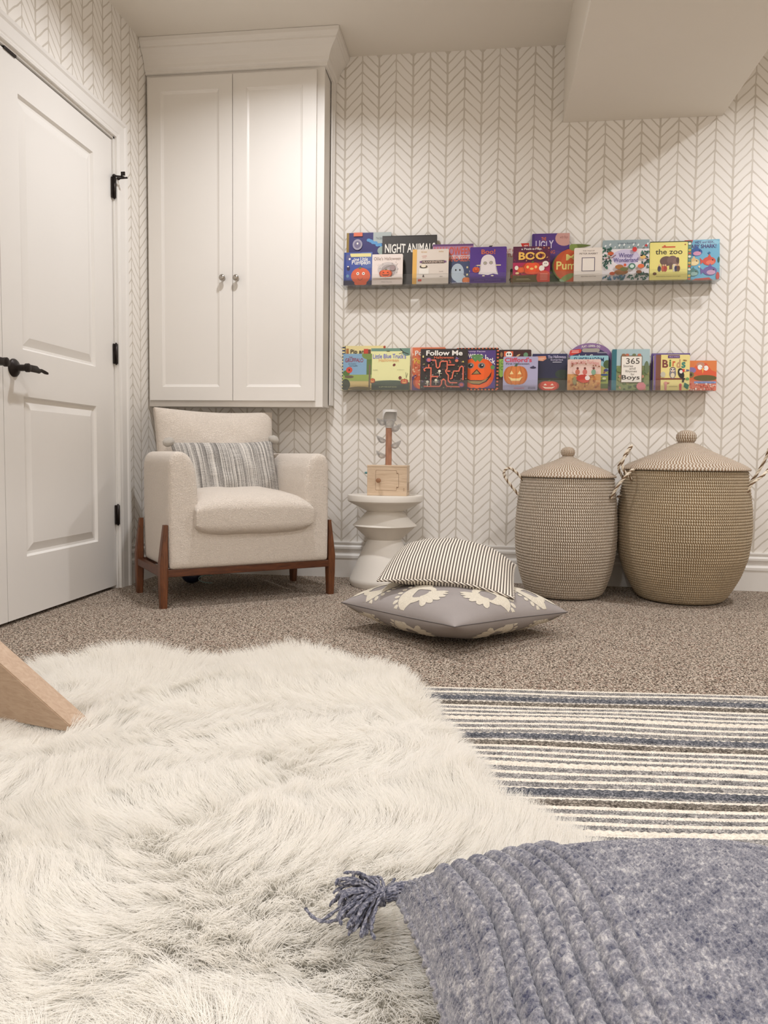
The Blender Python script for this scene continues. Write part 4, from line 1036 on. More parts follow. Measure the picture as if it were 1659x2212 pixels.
def book(x0, y0, x1, shelf, layer, bg, label, draw, cat='book', name='board_book', thick=.014, spine=None, rad=.006, outline=None, lean=4.0, dy=0.0, tilt=0.0):
    z = LEDGE[shelf][0]; yf = (3.847, 3.879, 3.897)[layer]+dy; yb = 614 if shelf == 0 else 841
    xa, xb = at(x0, yb, Y=yf).x, at(x1, yb, Y=yf).x
    w_ = xb-xa; hm = at((x0+x1)/2, y0, Y=yf+.012).z-z-.0006
    g_ = tag(empty(name, (xa, yf, z+.0006)), label, cat, 'books on the %s acrylic ledge' % ('upper', 'lower')[shelf])
    g_.rotation_euler = (R(-lean), R(tilt), 0)
    if outline is None:
        pts = []
        for cx, cz, a0 in ((rad, rad, 180), (w_-rad, rad, 270), (w_-rad, hm-rad, 0), (rad, hm-rad, 90)):
            for i in range(4): a = R(a0+i*30); pts.append((cx+rad*math.cos(a), cz+rad*math.sin(a)))
    else: pts = [(a*w_, b*hm) for a, b in outline]
    def prism(pts, ya, yb_):
        bm = bmesh.new(); A_ = [bm.verts.new((x, ya, z_)) for x, z_ in pts]; B_ = [bm.verts.new((x, yb_, z_)) for x, z_ in pts]
        bm.faces.new(A_); bm.faces.new(B_[::-1])
        for i in range(len(pts)): bm.faces.new((A_[i], A_[(i+1) % len(pts)], B_[(i+1) % len(pts)], B_[i]))
        return bm
    bm = prism(pts, 0, .0022); b2 = prism(pts, thick-.0022, thick)
    me2 = bpy.data.meshes.new('tmp'); b2.to_mesh(me2); b2.free(); bm.from_mesh(me2); bpy.data.meshes.remove(me2)
    if outline is None: box(bm, 0, .003, .002, thick-.002, rad, hm-rad)
    obj('cover', bm, ink(bg), g_)
    cx = w_/2; cz = hm/2
    obj('pages', prism([(cx+(x-cx)*.975+.001, cz+(q-cz)*.98) for x, q in pts], .0022, thick-.0022), M_pages, g_)
    A = Art(w_, hm)
    if spine: A.rect(0.0, .02, spine[1], .98, spine[0])
    draw(A)
    for ch in ('illustration', 'title'):
        if len(A.bm[ch].verts): 
            me = bpy.data.meshes.new(ch); A.bm[ch].to_mesh(me); A.bm[ch].free(); link(ch, me, A.mats[ch], g_)
    return g_
W_, BK = (244, 240, 232), (38, 34, 34)
OR, CRM = (222, 98, 46), (240, 226, 200)
# ---- upper ledge, back layer
def d(A):
    A.rect(.06, 0, 1, 1, (52, 48, 110)); A.rect(0, 0, .055, 1, (150, 122, 52)); A.rect(.60, .8, 1, 1, (176, 186, 184))
    for i in range(12): A.ell(.12+i*.06, .44+.03*math.sin(i*2)+.10*math.sin(i*.28), .05, .05, (74, 132, 190), 9)
    for i in range(8): A.ell(.5+i*.05, .86-.02*i+.02*math.sin(i*3), .05, .03, (92, 156, 210), 9)
    A.ell(.55, .10, .42, .36, (58, 84, 150)); A.ell(.58, .06, .36, .34, (222, 226, 238))
    q = random.Random(3)
    for i in range(46): A.leaf(q.uniform(.25, .9), q.uniform(.18, .42), .03, .008, q.uniform(30, 80), [(60, 58, 110), W_, W_][i % 3])
    A.rect(.16, .93, .36, 1, (226, 116, 84)); A.ell(.25, .78, .11, .10, (166, 160, 178)); A.ell(.25, .78, .075, .065, (120, 112, 142)); A.ell(.25, .80, .02, .02, W_)
    A.ell(.13, .40, .05, .16, (40, 116, 122)); A.ell(.86, .52, .12, .12, (224, 120, 62)); A.ell(.82, .66, .12, .08, (160, 178, 168))
    A.txt('The Snowy Night', .66, .87, .97, .91, (96, 100, 110), 0)
book(747, 502, 843, 0, 2, (52, 48, 110), 'large blue picture book with a white snowy swirl and gold spine, at the left end', d, name='picture_book', thick=.008, rad=.003, lean=3)
def d(A):
    A.txt('NIGHT ANIMALS', .05, .66, .97, .84, W_, 3, wob=.006); A.ell(.34, .22, .12, .3, (20, 18, 18)); A.rect(0, .985, 1, 1, (24, 22, 22))
book(824, 508, 942, 0, 1, (58, 54, 52), 'large black picture book titled NIGHT ANIMALS in white letters', d, name='picture_book', thick=.010, rad=.004, dy=.004, lean=3.5)
def d(A):
    A.rect(0, .64, 1, 1, (178, 132, 160)); A.rect(0, 0, 1, .64, (74, 84, 116)); A.rect(0, .95, 1, 1, (106, 70, 120))
    for i in range(5): A.ell(.1+i*.2, .68, .14, .05, (214, 190, 196))
    A.txt('HALLOWEEN', .04, .72, .96, .93, (212, 92, 70), 3); A.txt('HIDE-AND-SEEK', .12, .57, .92, .70, (220, 104, 74), 3)
    A.ell(.62, .30, .16, .22, (186, 200, 212)); A.ell(.70, .14, .13, .12, (186, 200, 212)); A.ell(.58, .36, .018, .025, BK); A.ell(.68, .36, .018, .025, BK)
    for a, b in ((.86, .40), (.93, .30), (.86, .22), (.95, .44)): A.rect(a-.02, b, a+.02, b+.045, (238, 220, 160))
    A.rect(.2, .12, .34, .26, (180, 130, 70)); A.pumpkin(.84, .10, .10, .08, (212, 118, 66), face=None); A.rect(0, 0, 1, .05, (60, 58, 86)); A.txt('a peek and find book', .45, .03, .95, .065, (210, 210, 220), 0)
book(933, 527, 1021, 0, 1, (74, 84, 116), 'pink and navy board book titled HALLOWEEN HIDE-AND-SEEK, behind the cream skinny-figure cover', d, dy=-.006, thick=.012)
def d(A):
    A.poly([(.82, 1), (1, 1), (1, .86), (.86, .90)], (200, 52, 44)); A.txt('NEW', .89, .92, .98, .96, W_, 1)
    A.ell(.16, .94, .035, .022, BK); A.ell(.10, .90, .012, .02, BK); A.leaf(.19, .955, .02, .01, 30, BK)
    A.txt('ALL ABOUT HALLOWE', .22, .78, .98, .87, (190, 84, 66), 1); A.txt('THE LITTLE BUTTE', .22, .67, .98, .76, (190, 84, 66), 1)
    A.ell(.86, .50, .12, .12, (128, 122, 116)); A.rect(.6, 0, 1, .36, (112, 84, 56)); A.specks(30, (.62, .02, .98, .36), [(70, 50, 38), (160, 120, 76), (190, 90, 60), (60, 80, 60)], (.02, .05), 4)
book(1042, 526, 1141, 0, 1, (226, 220, 210), 'white book with a red corner flash, tucked behind the two Boo books', d, dy=.006, thick=.010, rad=.003)
def d(A):
    A.rect(0, .02, .07, .98, (74, 52, 116)); A.ell(.72, .20, .52, .55, (84, 58, 124)); A.ell(.66, .14, .46, .52, (96, 66, 132))
    A.ell(.86, .90, .24, .15, (204, 156, 148)); A.rect(.92, .80, 1, 1, (204, 156, 148)); A.txt('with flaps', .74, .88, .96, .95, (150, 100, 96), 0)
    A.txt('THE', .25, .86, .38, .93, (222, 124, 70), 2); A.txt('UGLY', .10, .70, .58, .86, (214, 204, 226), 3, wob=.01); A.txt('PUMPKING', .10, .60, .62, .67, (212, 112, 66), 2)
    A.rect(0, 0, 1, .18, (70, 92, 60)); A.specks(26, (.02, .02, .98, .3), [(60, 88, 52), (96, 122, 70), (44, 60, 44)], (.03, .06), 9)
book(1147, 504, 1228, 0, 2, (88, 60, 130), 'tall purple board book with UGLY in pale letters, standing behind the red Boo book', d, thick=.012, lean=3)
def d(A):
    A.ell(.5, .45, .47, .44, (190, 84, 48)); A.ell(.5, .45, .30, .44, (198, 92, 52))
    A.txt('My', .33, .53, .74, .74, (226, 214, 130), 3, rot=.02); A.txt('Pumpkin', .10, .28, 1.02, .56, (226, 214, 130), 3)
    A.ell(.5, .92, .10, .09, (128, 146, 76)); A.ell(.36, .14, .19, .075, (124, 142, 80), 12, rot=28); A.leaf(.24, .06, .07, .03, -20, (140, 160, 130))
pk = [(.5+.5*math.cos(a)*(1-.05*math.cos(6*a)), .44+.44*math.sin(a)) for a in [R(q) for q in range(-90, 71, 10)]] + [(.62, .90), (.80, .93), (.92, .97), (.66, 1.0), (.46, 1.0), (.42, .88)] + [(.5+.5*math.cos(a), .44+.44*math.sin(a)) for a in [R(q) for q in range(110, 270, 10)]]
book(1192, 527, 1282, 0, 1, (104, 118, 62), 'pumpkin-shaped orange book with My Pumpkin in yellow letters and a green stem', d, outline=pk, dy=-.004, thick=.010)
def d(A):
    A.rect(.9, 0, 1, 1, (96, 130, 110)); q = random.Random(6)
    for i in range(12): A.ell(.955, .05+i*.08, .035, .03, [(206, 90, 62), (226, 190, 90), (120, 160, 150), W_][i % 4], 8)
    A.rect(0, .985, 1, 1, (74, 84, 70))
book(1402, 521, 1492, 0, 1, (96, 118, 96), 'patterned green board book mostly hidden behind the yellow zoo book', d, dy=-.004, thick=.012)
def d(A):
    A.rect(0, .96, 1, 1, (120, 180, 206)); A.poly([(0, 1), (.24, 1), (.20, .90), (0, .88)], (196, 52, 48)); A.txt('LIFT', .05, .92, .17, .97, W_, 1)
    A.ell(.7, .92, .3, .07, (142, 196, 218)); A.txt('HIDE and SEEK,', .30, .90, .84, .97, (74, 44, 110), 2); A.txt('BABY SHARK!', .12, .79, .90, .89, (74, 44, 110), 3)
    def fish(cx, cy, s_, c1, c2, fl=1):
        A.ell(cx, cy, .17*s_, .095*s_, c1); A.poly([(cx-fl*.14*s_, cy), (cx-fl*.24*s_, cy+.08*s_), (cx-fl*.22*s_, cy-.07*s_)], c1); A.poly([(cx-.05*s_, cy+.08*s_), (cx+.01*s_, cy+.16*s_), (cx+.06*s_, cy+.08*s_)], c1)
        A.ell(cx+fl*.03*s_, cy-.03*s_, .11*s_, .05*s_, c2); A.ell(cx+fl*.09*s_, cy+.025*s_, .018*s_, .016*s_, BK)
    fish(.33, .70, 1.05, (52, 92, 156), (210, 150, 180)); fish(.70, .47, 1.1, (208, 84, 68), (226, 120, 96)); fish(.26, .46, .95, (226, 196, 140), (240, 220, 170)); fish(.72, .23, 1.15, (112, 96, 160), (200, 160, 190)); fish(.24, .20, .95, (84, 132, 128), (150, 186, 180))
    A.ell(.70, .67, .045, .035, (60, 110, 160), 4); A.ell(.42, .34, .03, .03, (236, 206, 170), 5); A.poly([(.2, 0), (.8, 0), (.7, .07), (.3, .05)], (196, 76, 62)); A.ell(.94, .1, .05, .1, (196, 84, 76)); A.leaf(.97, .5, .03, .07, 0, (60, 100, 80)); A.ell(.1, .03, .08, .05, (110, 90, 60))
book(1478, 518, 1554, 0, 1, (112, 176, 206), 'light blue fish book at the right end of the upper ledge', d, dy=.0, thick=.016, tilt=-1.0)
# ---- upper ledge, front layer
def d(A):
    A.rect(0, 0, .08, 1, (44, 66, 140)); A.ell(.85, .8, .3, .3, (88, 108, 168)); A.rect(.22, .86, .96, .965, (232, 220, 150)); A.ell(.16, .84, .09, .10, (90, 92, 140)); A.ell(.2, .80, .035, .03, W_)
    A.txt('one Little', .34, .73, .84, .85, W_, 2, wob=.008); A.txt('Pumpkin', .28, .59, .93, .76, W_, 3, wob=.008); A.ell(.16, .52, .06, .08, (50, 44, 80)); A.ell(.15, .57, .03, .02, W_); A.ell(.14, .28, .05, .05, (110, 150, 180))
    A.rect(0, 0, 1, .14, (58, 56, 84)); A.ell(.60, .28, .34, .25, (220, 100, 62)); A.ell(.60, .06, .22, .09, (220, 100, 62)); A.leaf(.58, .52, .06, .03, 20, (110, 120, 60))
    for e in (.50, .70): A.ell(e, .35, .05, .045, W_); A.ell(e, .35, .022, .02, (90, 60, 40))
    A.line([(.50, .22), (.52, .17), (.58, .145), (.65, .17), (.67, .22)], .0018, (120, 60, 40))
book(742, 545, 803, 0, 0, (66, 84, 158), 'small blue board book with a smiling orange pumpkin, at the front left end', d)
def d(A):
    A.txt("Ollie's Halloween", .07, .80, .93, .91, (128, 96, 76), 0); A.ell(.52, .50, .33, .24, (206, 196, 192)); A.ell(.54, .46, .24, .2, (176, 164, 162)); A.specks(60, (.2, .3, .86, .74), [(140, 128, 126), (226, 216, 210)], (.006, .014), 3)
    A.ell(.68, .54, .09, .09, (160, 140, 138)); A.line([(.40, .52), (.52, .60), (.70, .64), (.77, .58)], .0016, (110, 100, 80)); A.rect(.03, .20, .97, .25, (232, 218, 208)); A.line([(.02, .13), (.98, .22)], .0008, (170, 150, 140))
    A.pumpkin(.46, .36, .21, .12, (222, 98, 52), eye=(90, 50, 36)); A.txt('Olivier Dunrea', .32, .07, .66, .10, (140, 120, 112), 0)
book(802, 549, 869, 0, 0, (236, 222, 214), 'white board book with a small jack-o-lantern in a grey haze, titled in thin letters', d)
def d(A):
    A.rect(0, .0, .12, 1, (234, 182, 92)); A.txt('little master', .24, .90, .40, .95, (208, 168, 100), 0); A.txt('shelley', .72, .90, .86, .95, (208, 168, 100), 0); A.txt('a monster', .26, .79, .40, .82, (210, 120, 110), 0); A.txt('primer', .28, .74, .38, .77, (210, 120, 110), 0)
    A.rect(.26, .59, .88, .675, (70, 52, 46)); A.poly([(.20, .61), (.26, .60), (.26, .67), (.20, .66)], (130, 96, 130)); A.poly([(.88, .60), (.94, .61), (.94, .66), (.88, .67)], (130, 96, 130)); A.txt('FRANKENSTEIN', .28, .605, .86, .66, (228, 208, 190), 2)
    A.ell(.31, .50, .11, .05, (90, 80, 66)); A.ell(.31, .52, .07, .04, CRM); A.rect(.19, .28, .46, .45, (240, 234, 224)); A.poly([(.28, .2), (.34, .2), (.32, .27), (.30, .27)], (80, 70, 62)); A.rect(.16, .08, .26, .14, (212, 96, 80)); A.line([(.14, .29), (.98, .29)], .0006, (170, 160, 150))
    A.txt('by jennifer', .74, .34, .86, .37, (130, 110, 100), 0); A.txt('adams', .76, .20, .84, .23, (130, 110, 100), 0)
book(890, 538, 968, 0, 0, (226, 214, 202), 'cream board book with a yellow spine strip and dark FRANKENSTEIN banner', d)
def d(A):
    A.txt('Boo!', .31, .80, .69, .93, (214, 112, 66), 3); A.ell(.50, .60, .195, .19, (232, 222, 222)); A.poly([(.305, .60), (.695, .60), (.72, .34), (.78, .23), (.64, .26), (.50, .22), (.36, .24), (.24, .25), (.30, .36)], (232, 222, 222))
    for e, f_ in ((.42, .55), (.58, .56)): A.ell(e, f_, .05, .045, (110, 100, 110)); A.ell(e, f_, .035, .03, (226, 216, 190)); A.ell(e, f_, .014, .014, BK)
    A.line([(.70, .49), (.84, .49)], .005, (232, 214, 170)); A.line([(.30, .49), (.20, .49)], .005, (232, 214, 170)); A.line([(.12, .42), (.17, .50), (.24, .42)], .001, (180, 160, 170)); A.pumpkin(.17, .37, .10, .075, (218, 96, 60), eye=(60, 30, 40))
    A.rect(.04, .05, .96, .12, (74, 46, 128)); A.ell(.48, .80, .0, .0, W_); A.ell(.38, .20, .04, .018, CRM); A.ell(.62, .20, .04, .018, CRM); A.txt('Leslie Patricelli', .14, .06, .84, .10, (120, 90, 160), 0)
book(1014, 533, 1093, 0, 0, (88, 58, 140), 'bright purple board book with a white ghost holding a pumpkin pail', d)
def d(A):
    A.rect(0, .55, 1, 1, (92, 40, 68)); A.rect(0, .16, 1, .55, (176, 48, 86)); A.rect(0, 0, 1, .2, (102, 88, 50)); A.specks(44, (.03, .2, .97, .97), [(150, 60, 80), (196, 92, 74), (116, 52, 84), (210, 150, 110)], (.012, .03), 5)
    A.txt('a Peek-a-Flap.', .22, .88, .78, .955, W_, 2); A.txt('BOO', .15, .62, .88, .84, (240, 190, 96), 6); A.ell(.58, .73, .03, .045, (110, 80, 50)); A.ell(.82, .74, .03, .045, (150, 90, 50))
    A.pumpkin(.52, .38, .27, .17, (222, 84, 50), face=None); 
    for e in (.40, .62): A.ell(e, .42, .035, .04, (244, 200, 120))
    A.ell(.51, .37, .05, .03, (244, 200, 120)); A.pumpkin(.22, .34, .11, .08, (214, 96, 56), face=None); A.ell(.88, .50, .085, .08, (238, 228, 220)); A.ell(.78, .38, .075, .08, (238, 228, 220)); A.ell(.86, .51, .012, .012, BK); A.ell(.90, .51, .012, .012, BK)
    A.ell(.10, .40, .05, .06, (236, 226, 210)); A.ell(.12, .25, .05, .03, (236, 206, 150)); A.ell(.84, .12, .20, .20, (214, 80, 62))
    for i in range(5): A.rect(.74, .06+i*.04, .94, .072+i*.04, (240, 180, 160))
    A.rect(.10, .09, .44, .10, (200, 190, 150)); A.rect(.10, .06, .48, .07, (200, 190, 150))
book(1107, 532, 1187, 0, 0, (120, 44, 74), 'busy red and maroon board book with BOO in big yellow letters', d)
def d(A):
    A.txt('THE TALE OF', .30, .89, .72, .925, (120, 106, 98), 0); A.txt('PETER RABBIT', .19, .80, .84, .85, (110, 96, 90), 0)
    A.rect(.27, .30, .74, .71, (92, 82, 104)); A.rect(.295, .32, .715, .69, (236, 228, 218)); A.line([(.03, .185), (.97, .235)], .0006, (170, 158, 148)); A.txt('BEATRIX POTTER', .26, .13, .78, .16, (130, 118, 110), 0)
book(1239, 535, 1300, 0, 0, (232, 222, 212), 'plain cream board book with an empty dark square frame, left of the winter book', d)
def d(A):
    A.rect(0, .80, 1, 1, (152, 168, 172)); A.rect(0, .0, 1, .78, (230, 224, 226)); A.ell(.5, .57, .30, .20, (204, 196, 222)); A.txt('A Usborne Board Book', .32, .90, .72, .94, (60, 66, 90), 0)
    for i in range(10): A.leaf(.06+.1*i, .86+.04*math.sin(i*2.2), .03, .02, 60, (226, 232, 230)); A.rect(.05+.1*i, .79, .058+.1*i, .84, (70, 90, 90))
    A.txt('Winter', .35, .57, .66, .68, (96, 84, 146), 1); A.txt('Wonderland', .24, .455, .76, .56, (96, 84, 146), 1)
    q = random.Random(5)
    for (cx, cy, rx, ry, n_) in ((.09, .62, .09, .2, 26), (.92, .5, .08, .2, 24), (.85, .12, .14, .1, 22), (.65, .07, .1, .06, 10), (.10, .35, .08, .1, 10)):
        for i in range(n_): A.leaf(cx+q.uniform(-rx, rx), cy+q.uniform(-ry, ry), .035, .018, q.uniform(0, 180), [(46, 92, 76), (60, 110, 92), (38, 72, 66)][i % 3])
    for i in range(22): A.leaf(q.uniform(.02, .5), q.uniform(.01, .12), .04, .02, q.uniform(0, 180), [(92, 128, 156), (70, 104, 130), (50, 96, 88)][i % 3])
    A.line([(.02, .52), (.2, .56), (.28, .62)], .003, (120, 56, 46)); A.line([(.98, .5), (.84, .54)], .003, (120, 56, 46)); A.ell(.17, .66, .065, .045, (196, 92, 56)); A.ell(.86, .56, .06, .045, (226, 186, 110)); A.ell(.83, .60, .03, .02, BK)
    A.ell(.40, .20, .15, .06, (156, 104, 56)); A.ell(.36, .33, .09, .055, (172, 112, 58)); A.ell(.46, .27, .09, .05, (110, 112, 66)); A.ell(.48, .37, .03, .04, (210, 90, 60)); A.ell(.63, .34, .075, .075, (70, 120, 100)); A.ell(.63, .34, .045, .045, (206, 222, 212)); A.ell(.82, .34, .07, .05, (222, 112, 66)); A.ell(.21, .17, .06, .04, (206, 96, 58)); A.ell(.78, .2, .06, .04, (150, 92, 56)); A.ell(.68, .75, .05, .06, (206, 62, 60)); A.leaf(.92, .84, .03, .03, 0, (200, 66, 66))
book(1300, 518, 1401, 0, 0, (150, 166, 170), 'wide pale winter book with green leaves and woodland animals around lilac lettering', d, thick=.016)
def d(A):
    A.rect(.32, .855, .67, .89, (206, 92, 60)); A.ell(.39, .895, .03, .03, (206, 92, 60)); A.txt('the zoo', .15, .68, .86, .82, (66, 60, 48), 2); A.ell(.93, .93, .02, .018, (160, 80, 50))
    A.ell(.44, .50, .17, .13, (108, 84, 78)); A.ell(.60, .52, .14, .12, (124, 98, 92)); A.ell(.70, .47, .08, .10, (132, 106, 98)); A.rect(.32, .25, .44, .46, (108, 84, 78)); A.rect(.52, .28, .60, .46, (108, 84, 78)); A.poly([(.62, .42), (.70, .42), (.66, .22), (.62, .22)], (224, 212, 190)); A.ell(.74, .52, .04, .08, (92, 70, 64))
    for x_, c_ in ((.26, (64, 56, 80)), (.36, (196, 96, 70)), (.42, (170, 70, 60)), (.70, (48, 48, 84)), (.76, (110, 72, 50))): A.ell(x_, .30, .045, .08, c_); A.ell(x_, .39, .025, .025, (216, 176, 140))
    A.ell(.14, .17, .05, .04, (112, 74, 44)); A.line([(.1, .2), (.95, .2)], .0006, (160, 150, 90)); A.txt('illustrated by Stephen Cartwright', .18, .08, .82, .11, (120, 110, 60), 0)
book(1402, 523, 1484, 0, 0, (234, 222, 132), 'yellow board book titled the zoo with a brown elephant', d)
# ---- lower ledge, back layer
def d(A):
    for i in range(14): A.rect(0, .04+i*.07, .06, .07+i*.07, (60, 70, 104))
    A.rect(0.06, 0, .075, 1, (60, 60, 60)); A.txt('Pip and', .19, .80, .58, .92, (58, 48, 40), 4); A.rect(.50, .80, .60, .93, (206, 74, 54)); A.rect(.60, .80, .66, .92, (110, 74, 54)); A.rect(.09, .80, .15, .94, (180, 120, 70)); A.ell(.98, .97, .03, .03, (170, 70, 50)); A.rect(.08, .0, 1, .4, (210, 200, 120))
book(738, 747, 831, 1, 2, (236, 220, 158), 'yellow picture book with a navy and white striped spine, at the left end behind', d, name='picture_book', thick=.009, rad=.003, lean=3)
def d(A):
    A.rect(0, 0, 1, .36, (92, 66, 116)); A.rect(.0, .36, 1, .96, (222, 122, 84)); A.specks(30, (.02, .3, .5, .9), [(232, 160, 120), (214, 100, 66), (240, 190, 150)], (.02, .04), 7); A.rect(.0, .0, .05, 1, (232, 176, 160))
    A.txt('Pop-up', .12, .77, .72, .92, W_, 3, rot=.03); A.txt('Peekaboo!', .10, .62, .86, .75, (238, 196, 76), 3); A.txt('Pumpkin', .10, .47, .8, .60, (196, 96, 60), 2); A.pumpkin(.42, .19, .34, .17, (222, 98, 52))
book(886, 750, 961, 1, 1, (224, 118, 76), 'orange and purple board book with a pumpkin, half hidden behind the black maze book', d, thick=.012, dy=-.002)
def d(A):
    for i in range(12):
        A.rect(.02+i*.083, .975, .06+i*.083, 1, (226, 118, 82)); A.rect(.02+i*.083, 0, .06+i*.083, .035, (226, 118, 82)); A.rect(.955, .03+i*.08, 1, .065+i*.08, (226, 118, 82))
    A.rect(.12, .05, .93, .94, (84, 62, 128)); A.txt('Funny Faces', .25, .89, .68, .93, (232, 222, 232), 1); A.txt('oween', .20, .76, .62, .87, W_, 3, rot=-.02); A.txt('Jack', .66, .68, .92, .85, W_, 3, rot=-.12)
    A.pumpkin(.50, .40, .40, .36, (234, 96, 30), face=None, dark=(214, 80, 24)); A.ell(.50, .80, .15, .04, (96, 142, 84)); A.poly([(.36, .76), (.64, .76), (.56, .66), (.50, .71), (.46, .66)], (96, 142, 84)); A.ell(.86, .54, .05, .05, (96, 142, 84))
    for e in (.34, .60): A.ell(e, .58, .085, .07, (140, 134, 130)); A.ell(e, .575, .055, .05, (40, 36, 36)); A.ell(e+.015, .59, .015, .015, W_)
    A.poly([(.36, .37), (.60, .38), (.49, .50)], (58, 34, 20)); A.poly([(.40, .385), (.56, .39), (.49, .47)], (160, 134, 84))
    A.poly([(.20, .30), (.26, .20), (.40, .14), (.56, .13), (.72, .20), (.82, .32), (.84, .44), (.78, .34), (.70, .26), (.60, .235), (.44, .24), (.34, .24), (.26, .28)], (58, 34, 20)); A.poly([(.24, .27), (.30, .18), (.42, .155), (.56, .15), (.70, .22), (.77, .30), (.60, .215), (.44, .22), (.34, .22)], (160, 134, 84))
book(984, 751, 1076, 1, 1, (46, 36, 34), 'board book with a big goggle-eyed orange pumpkin and dashed black border', d, dy=-.008, thick=.016)
def d(A):
    A.rect(0, .78, 1, .97, (70, 36, 38)); A.rect(.16, .78, .44, .96, (224, 98, 58)); A.ell(.31, .88, .10, .075, W_); A.rect(.26, .80, .36, .86, W_); A.ell(.27, .89, .025, .022, BK); A.ell(.35, .89, .025, .022, BK)
    A.ell(.08, .88, .04, .06, (150, 120, 84)); A.leaf(.60, .86, .07, .02, 30, (206, 170, 120)); A.ell(.83, .87, .07, .06, (104, 146, 110)); A.rect(0, .38, .22, .77, (168, 206, 96)); A.txt('O', .06, .64, .16, .74, (70, 120, 60), 0); A.txt('O', .06, .50, .16, .60, (70, 120, 60), 0); A.poly([(0, .38), (.22, .38), (.22, .33), (.16, .37), (.08, .32)], (168, 206, 96)); A.rect(0, 0, 1, .3, (84, 52, 42))
book(1076, 755, 1146, 1, 1, (58, 44, 42), 'dark board book with a white skull square along its top, behind the lilac book', d, thick=.012)
def d(A):
    A.rect(0, .90, 1, 1, (44, 46, 88)); A.rect(0, 0, 1, .34, (58, 60, 48)); A.ell(.86, .45, .2, .12, (52, 66, 56)); A.poly([(.08, .93), (.38, .94), (.40, .86), (.30, .80), (.10, .82)], (220, 150, 120)); A.rect(.12, .87, .34, .885, (240, 210, 190)); A.rect(.12, .83, .30, .845, (240, 210, 190))
    A.txt('The Halloween', .44, .87, .96, .95, (196, 190, 216), 3, arc=.01); A.txt('Surprise', .52, .80, .88, .86, (196, 190, 216), 3); A.rect(.58, .765, .84, .78, (220, 220, 230))
    A.pumpkin(.48, .13, .30, .13, (206, 80, 62), eye=(240, 226, 200))
book(1149, 764, 1224, 1, 1, (46, 48, 74), 'navy night-scene board book with a glowing jack-o-lantern at its foot', d, dy=-.004)
def d(A):
    A.rect(0, 0, .04, .7, (150, 150, 120)); A.txt('PLAY - LEARN - DO', .30, .90, .72, .945, W_, 2, arc=.02); A.txt("Let's Grow", .24, .695, .76, .77, W_, 3)
    A.ell(.5, .60, .46, .30, (52, 46, 86), 24, 0, 180); A.rect(.04, .1, .96, .62, (52, 46, 86)); A.rect(.36, .81, .66, .89, (166, 160, 150)); A.ell(.36, .85, .05, .04, (166, 160, 150)); A.ell(.66, .85, .05, .04, (166, 160, 150)); A.rect(.66, .79, .88, .81, (150, 150, 160))
    A.poly([(.02, .78), (.04, .85), (.26, .88), (.30, .85), (.28, .80), (.05, .74)], (208, 66, 60)); A.rect(.08, .83, .24, .842, (246, 210, 200)); A.rect(.07, .80, .24, .812, (246, 210, 200)); A.txt("Let's Grow", .24, .69, .76, .765, W_, 3)
ar = [(0, 0), (1, 0), (1, .70)] + [(.5+.5*math.cos(R(q)), .70+.30*math.sin(R(q))) for q in range(8, 180, 8)] + [(0, .70)]
book(1226, 741, 1321, 1, 2, (136, 104, 152), 'arched purple activity book with a handle slot, tallest behind the turkey book', d, name='activity_book', outline=ar, thick=.012, dy=-.002, lean=3)
def d(A):
    A.rect(.0, .0, 1, .20, (92, 108, 52)); A.rect(0, .2, 1, .55, (150, 164, 76)); A.ell(.6, .55, .36, .2, (196, 190, 110)); A.txt('SUPERWORM', .10, .82, .88, .95, (36, 66, 110), 2, wob=.004)
    A.ell(.97, .75, .1, .12, (74, 96, 56)); A.ell(.90, .45, .10, .03, (60, 84, 140)); A.ell(.94, .58, .06, .04, (70, 70, 130)); A.ell(.9, .52, .03, .03, (150, 100, 80)); A.ell(.9, .35, .05, .03, (220, 220, 190)); A.rect(0, 0, 1, .06, (170, 110, 76)); A.ell(.86, .28, .1, .02, (60, 80, 46))
book(1230, 768, 1313, 1, 1, (150, 196, 206), 'sky blue board book with navy SUPERWORM lettering, between the arched and turkey books', d, thick=.008, dy=-.004)
def d(A):
    A.rect(0, 0, .12, 1, (44, 108, 120)); A.rect(.12, .6, 1, 1, (168, 192, 196)); A.rect(.12, 0, 1, .6, (128, 138, 90)); A.specks(50, (.14, .02, .98, .55), [(96, 116, 72), (150, 150, 96), (186, 140, 110), (84, 96, 66)], (.02, .05), 8); A.ell(.2, .5, .08, .06, (110, 130, 76)); A.ell(.92, .55, .06, .16, (104, 120, 86)); A.ell(.78, .10, .12, .10, (206, 124, 130))
    A.rect(.235, .19, .80, .84, (120, 96, 72)); A.rect(.255, .20, .785, .82, (238, 232, 222)); 
    for x_ in (.40, .58, .72, .30): A.ell(x_, .86, .05, .03, [(150, 110, 76), (190, 110, 84), (110, 120, 80)][int(x_*10) % 3])
    A.txt('365', .37, .64, .73, .78, (70, 62, 56), 1); A.txt('Stories', .30, .56, .56, .62, (90, 82, 76), 0); A.txt('and', .46, .50, .62, .56, (90, 82, 76), 0); A.txt('Rhymes', .36, .42, .66, .49, (90, 82, 76), 0); A.txt('for', .50, .365, .60, .42, (90, 82, 76), 0); A.txt('Boys', .26, .23, .74, .37, (60, 54, 48), 2)
book(1321, 754, 1402, 1, 1, (120, 150, 150), 'thick teal-spined storybook titled 365 Stories and Rhymes for Boys', d, name='story_book', thick=.024, dy=-.018, rad=.003)
def d(A): A.rect(0, 0, 1, 1, (82, 62, 130)); A.rect(.02, .97, .98, .985, (120, 100, 160))
book(1406, 763, 1489, 1, 1, (82, 62, 130), 'purple board book almost wholly hidden behind the yellow Birds book', d, thick=.012)
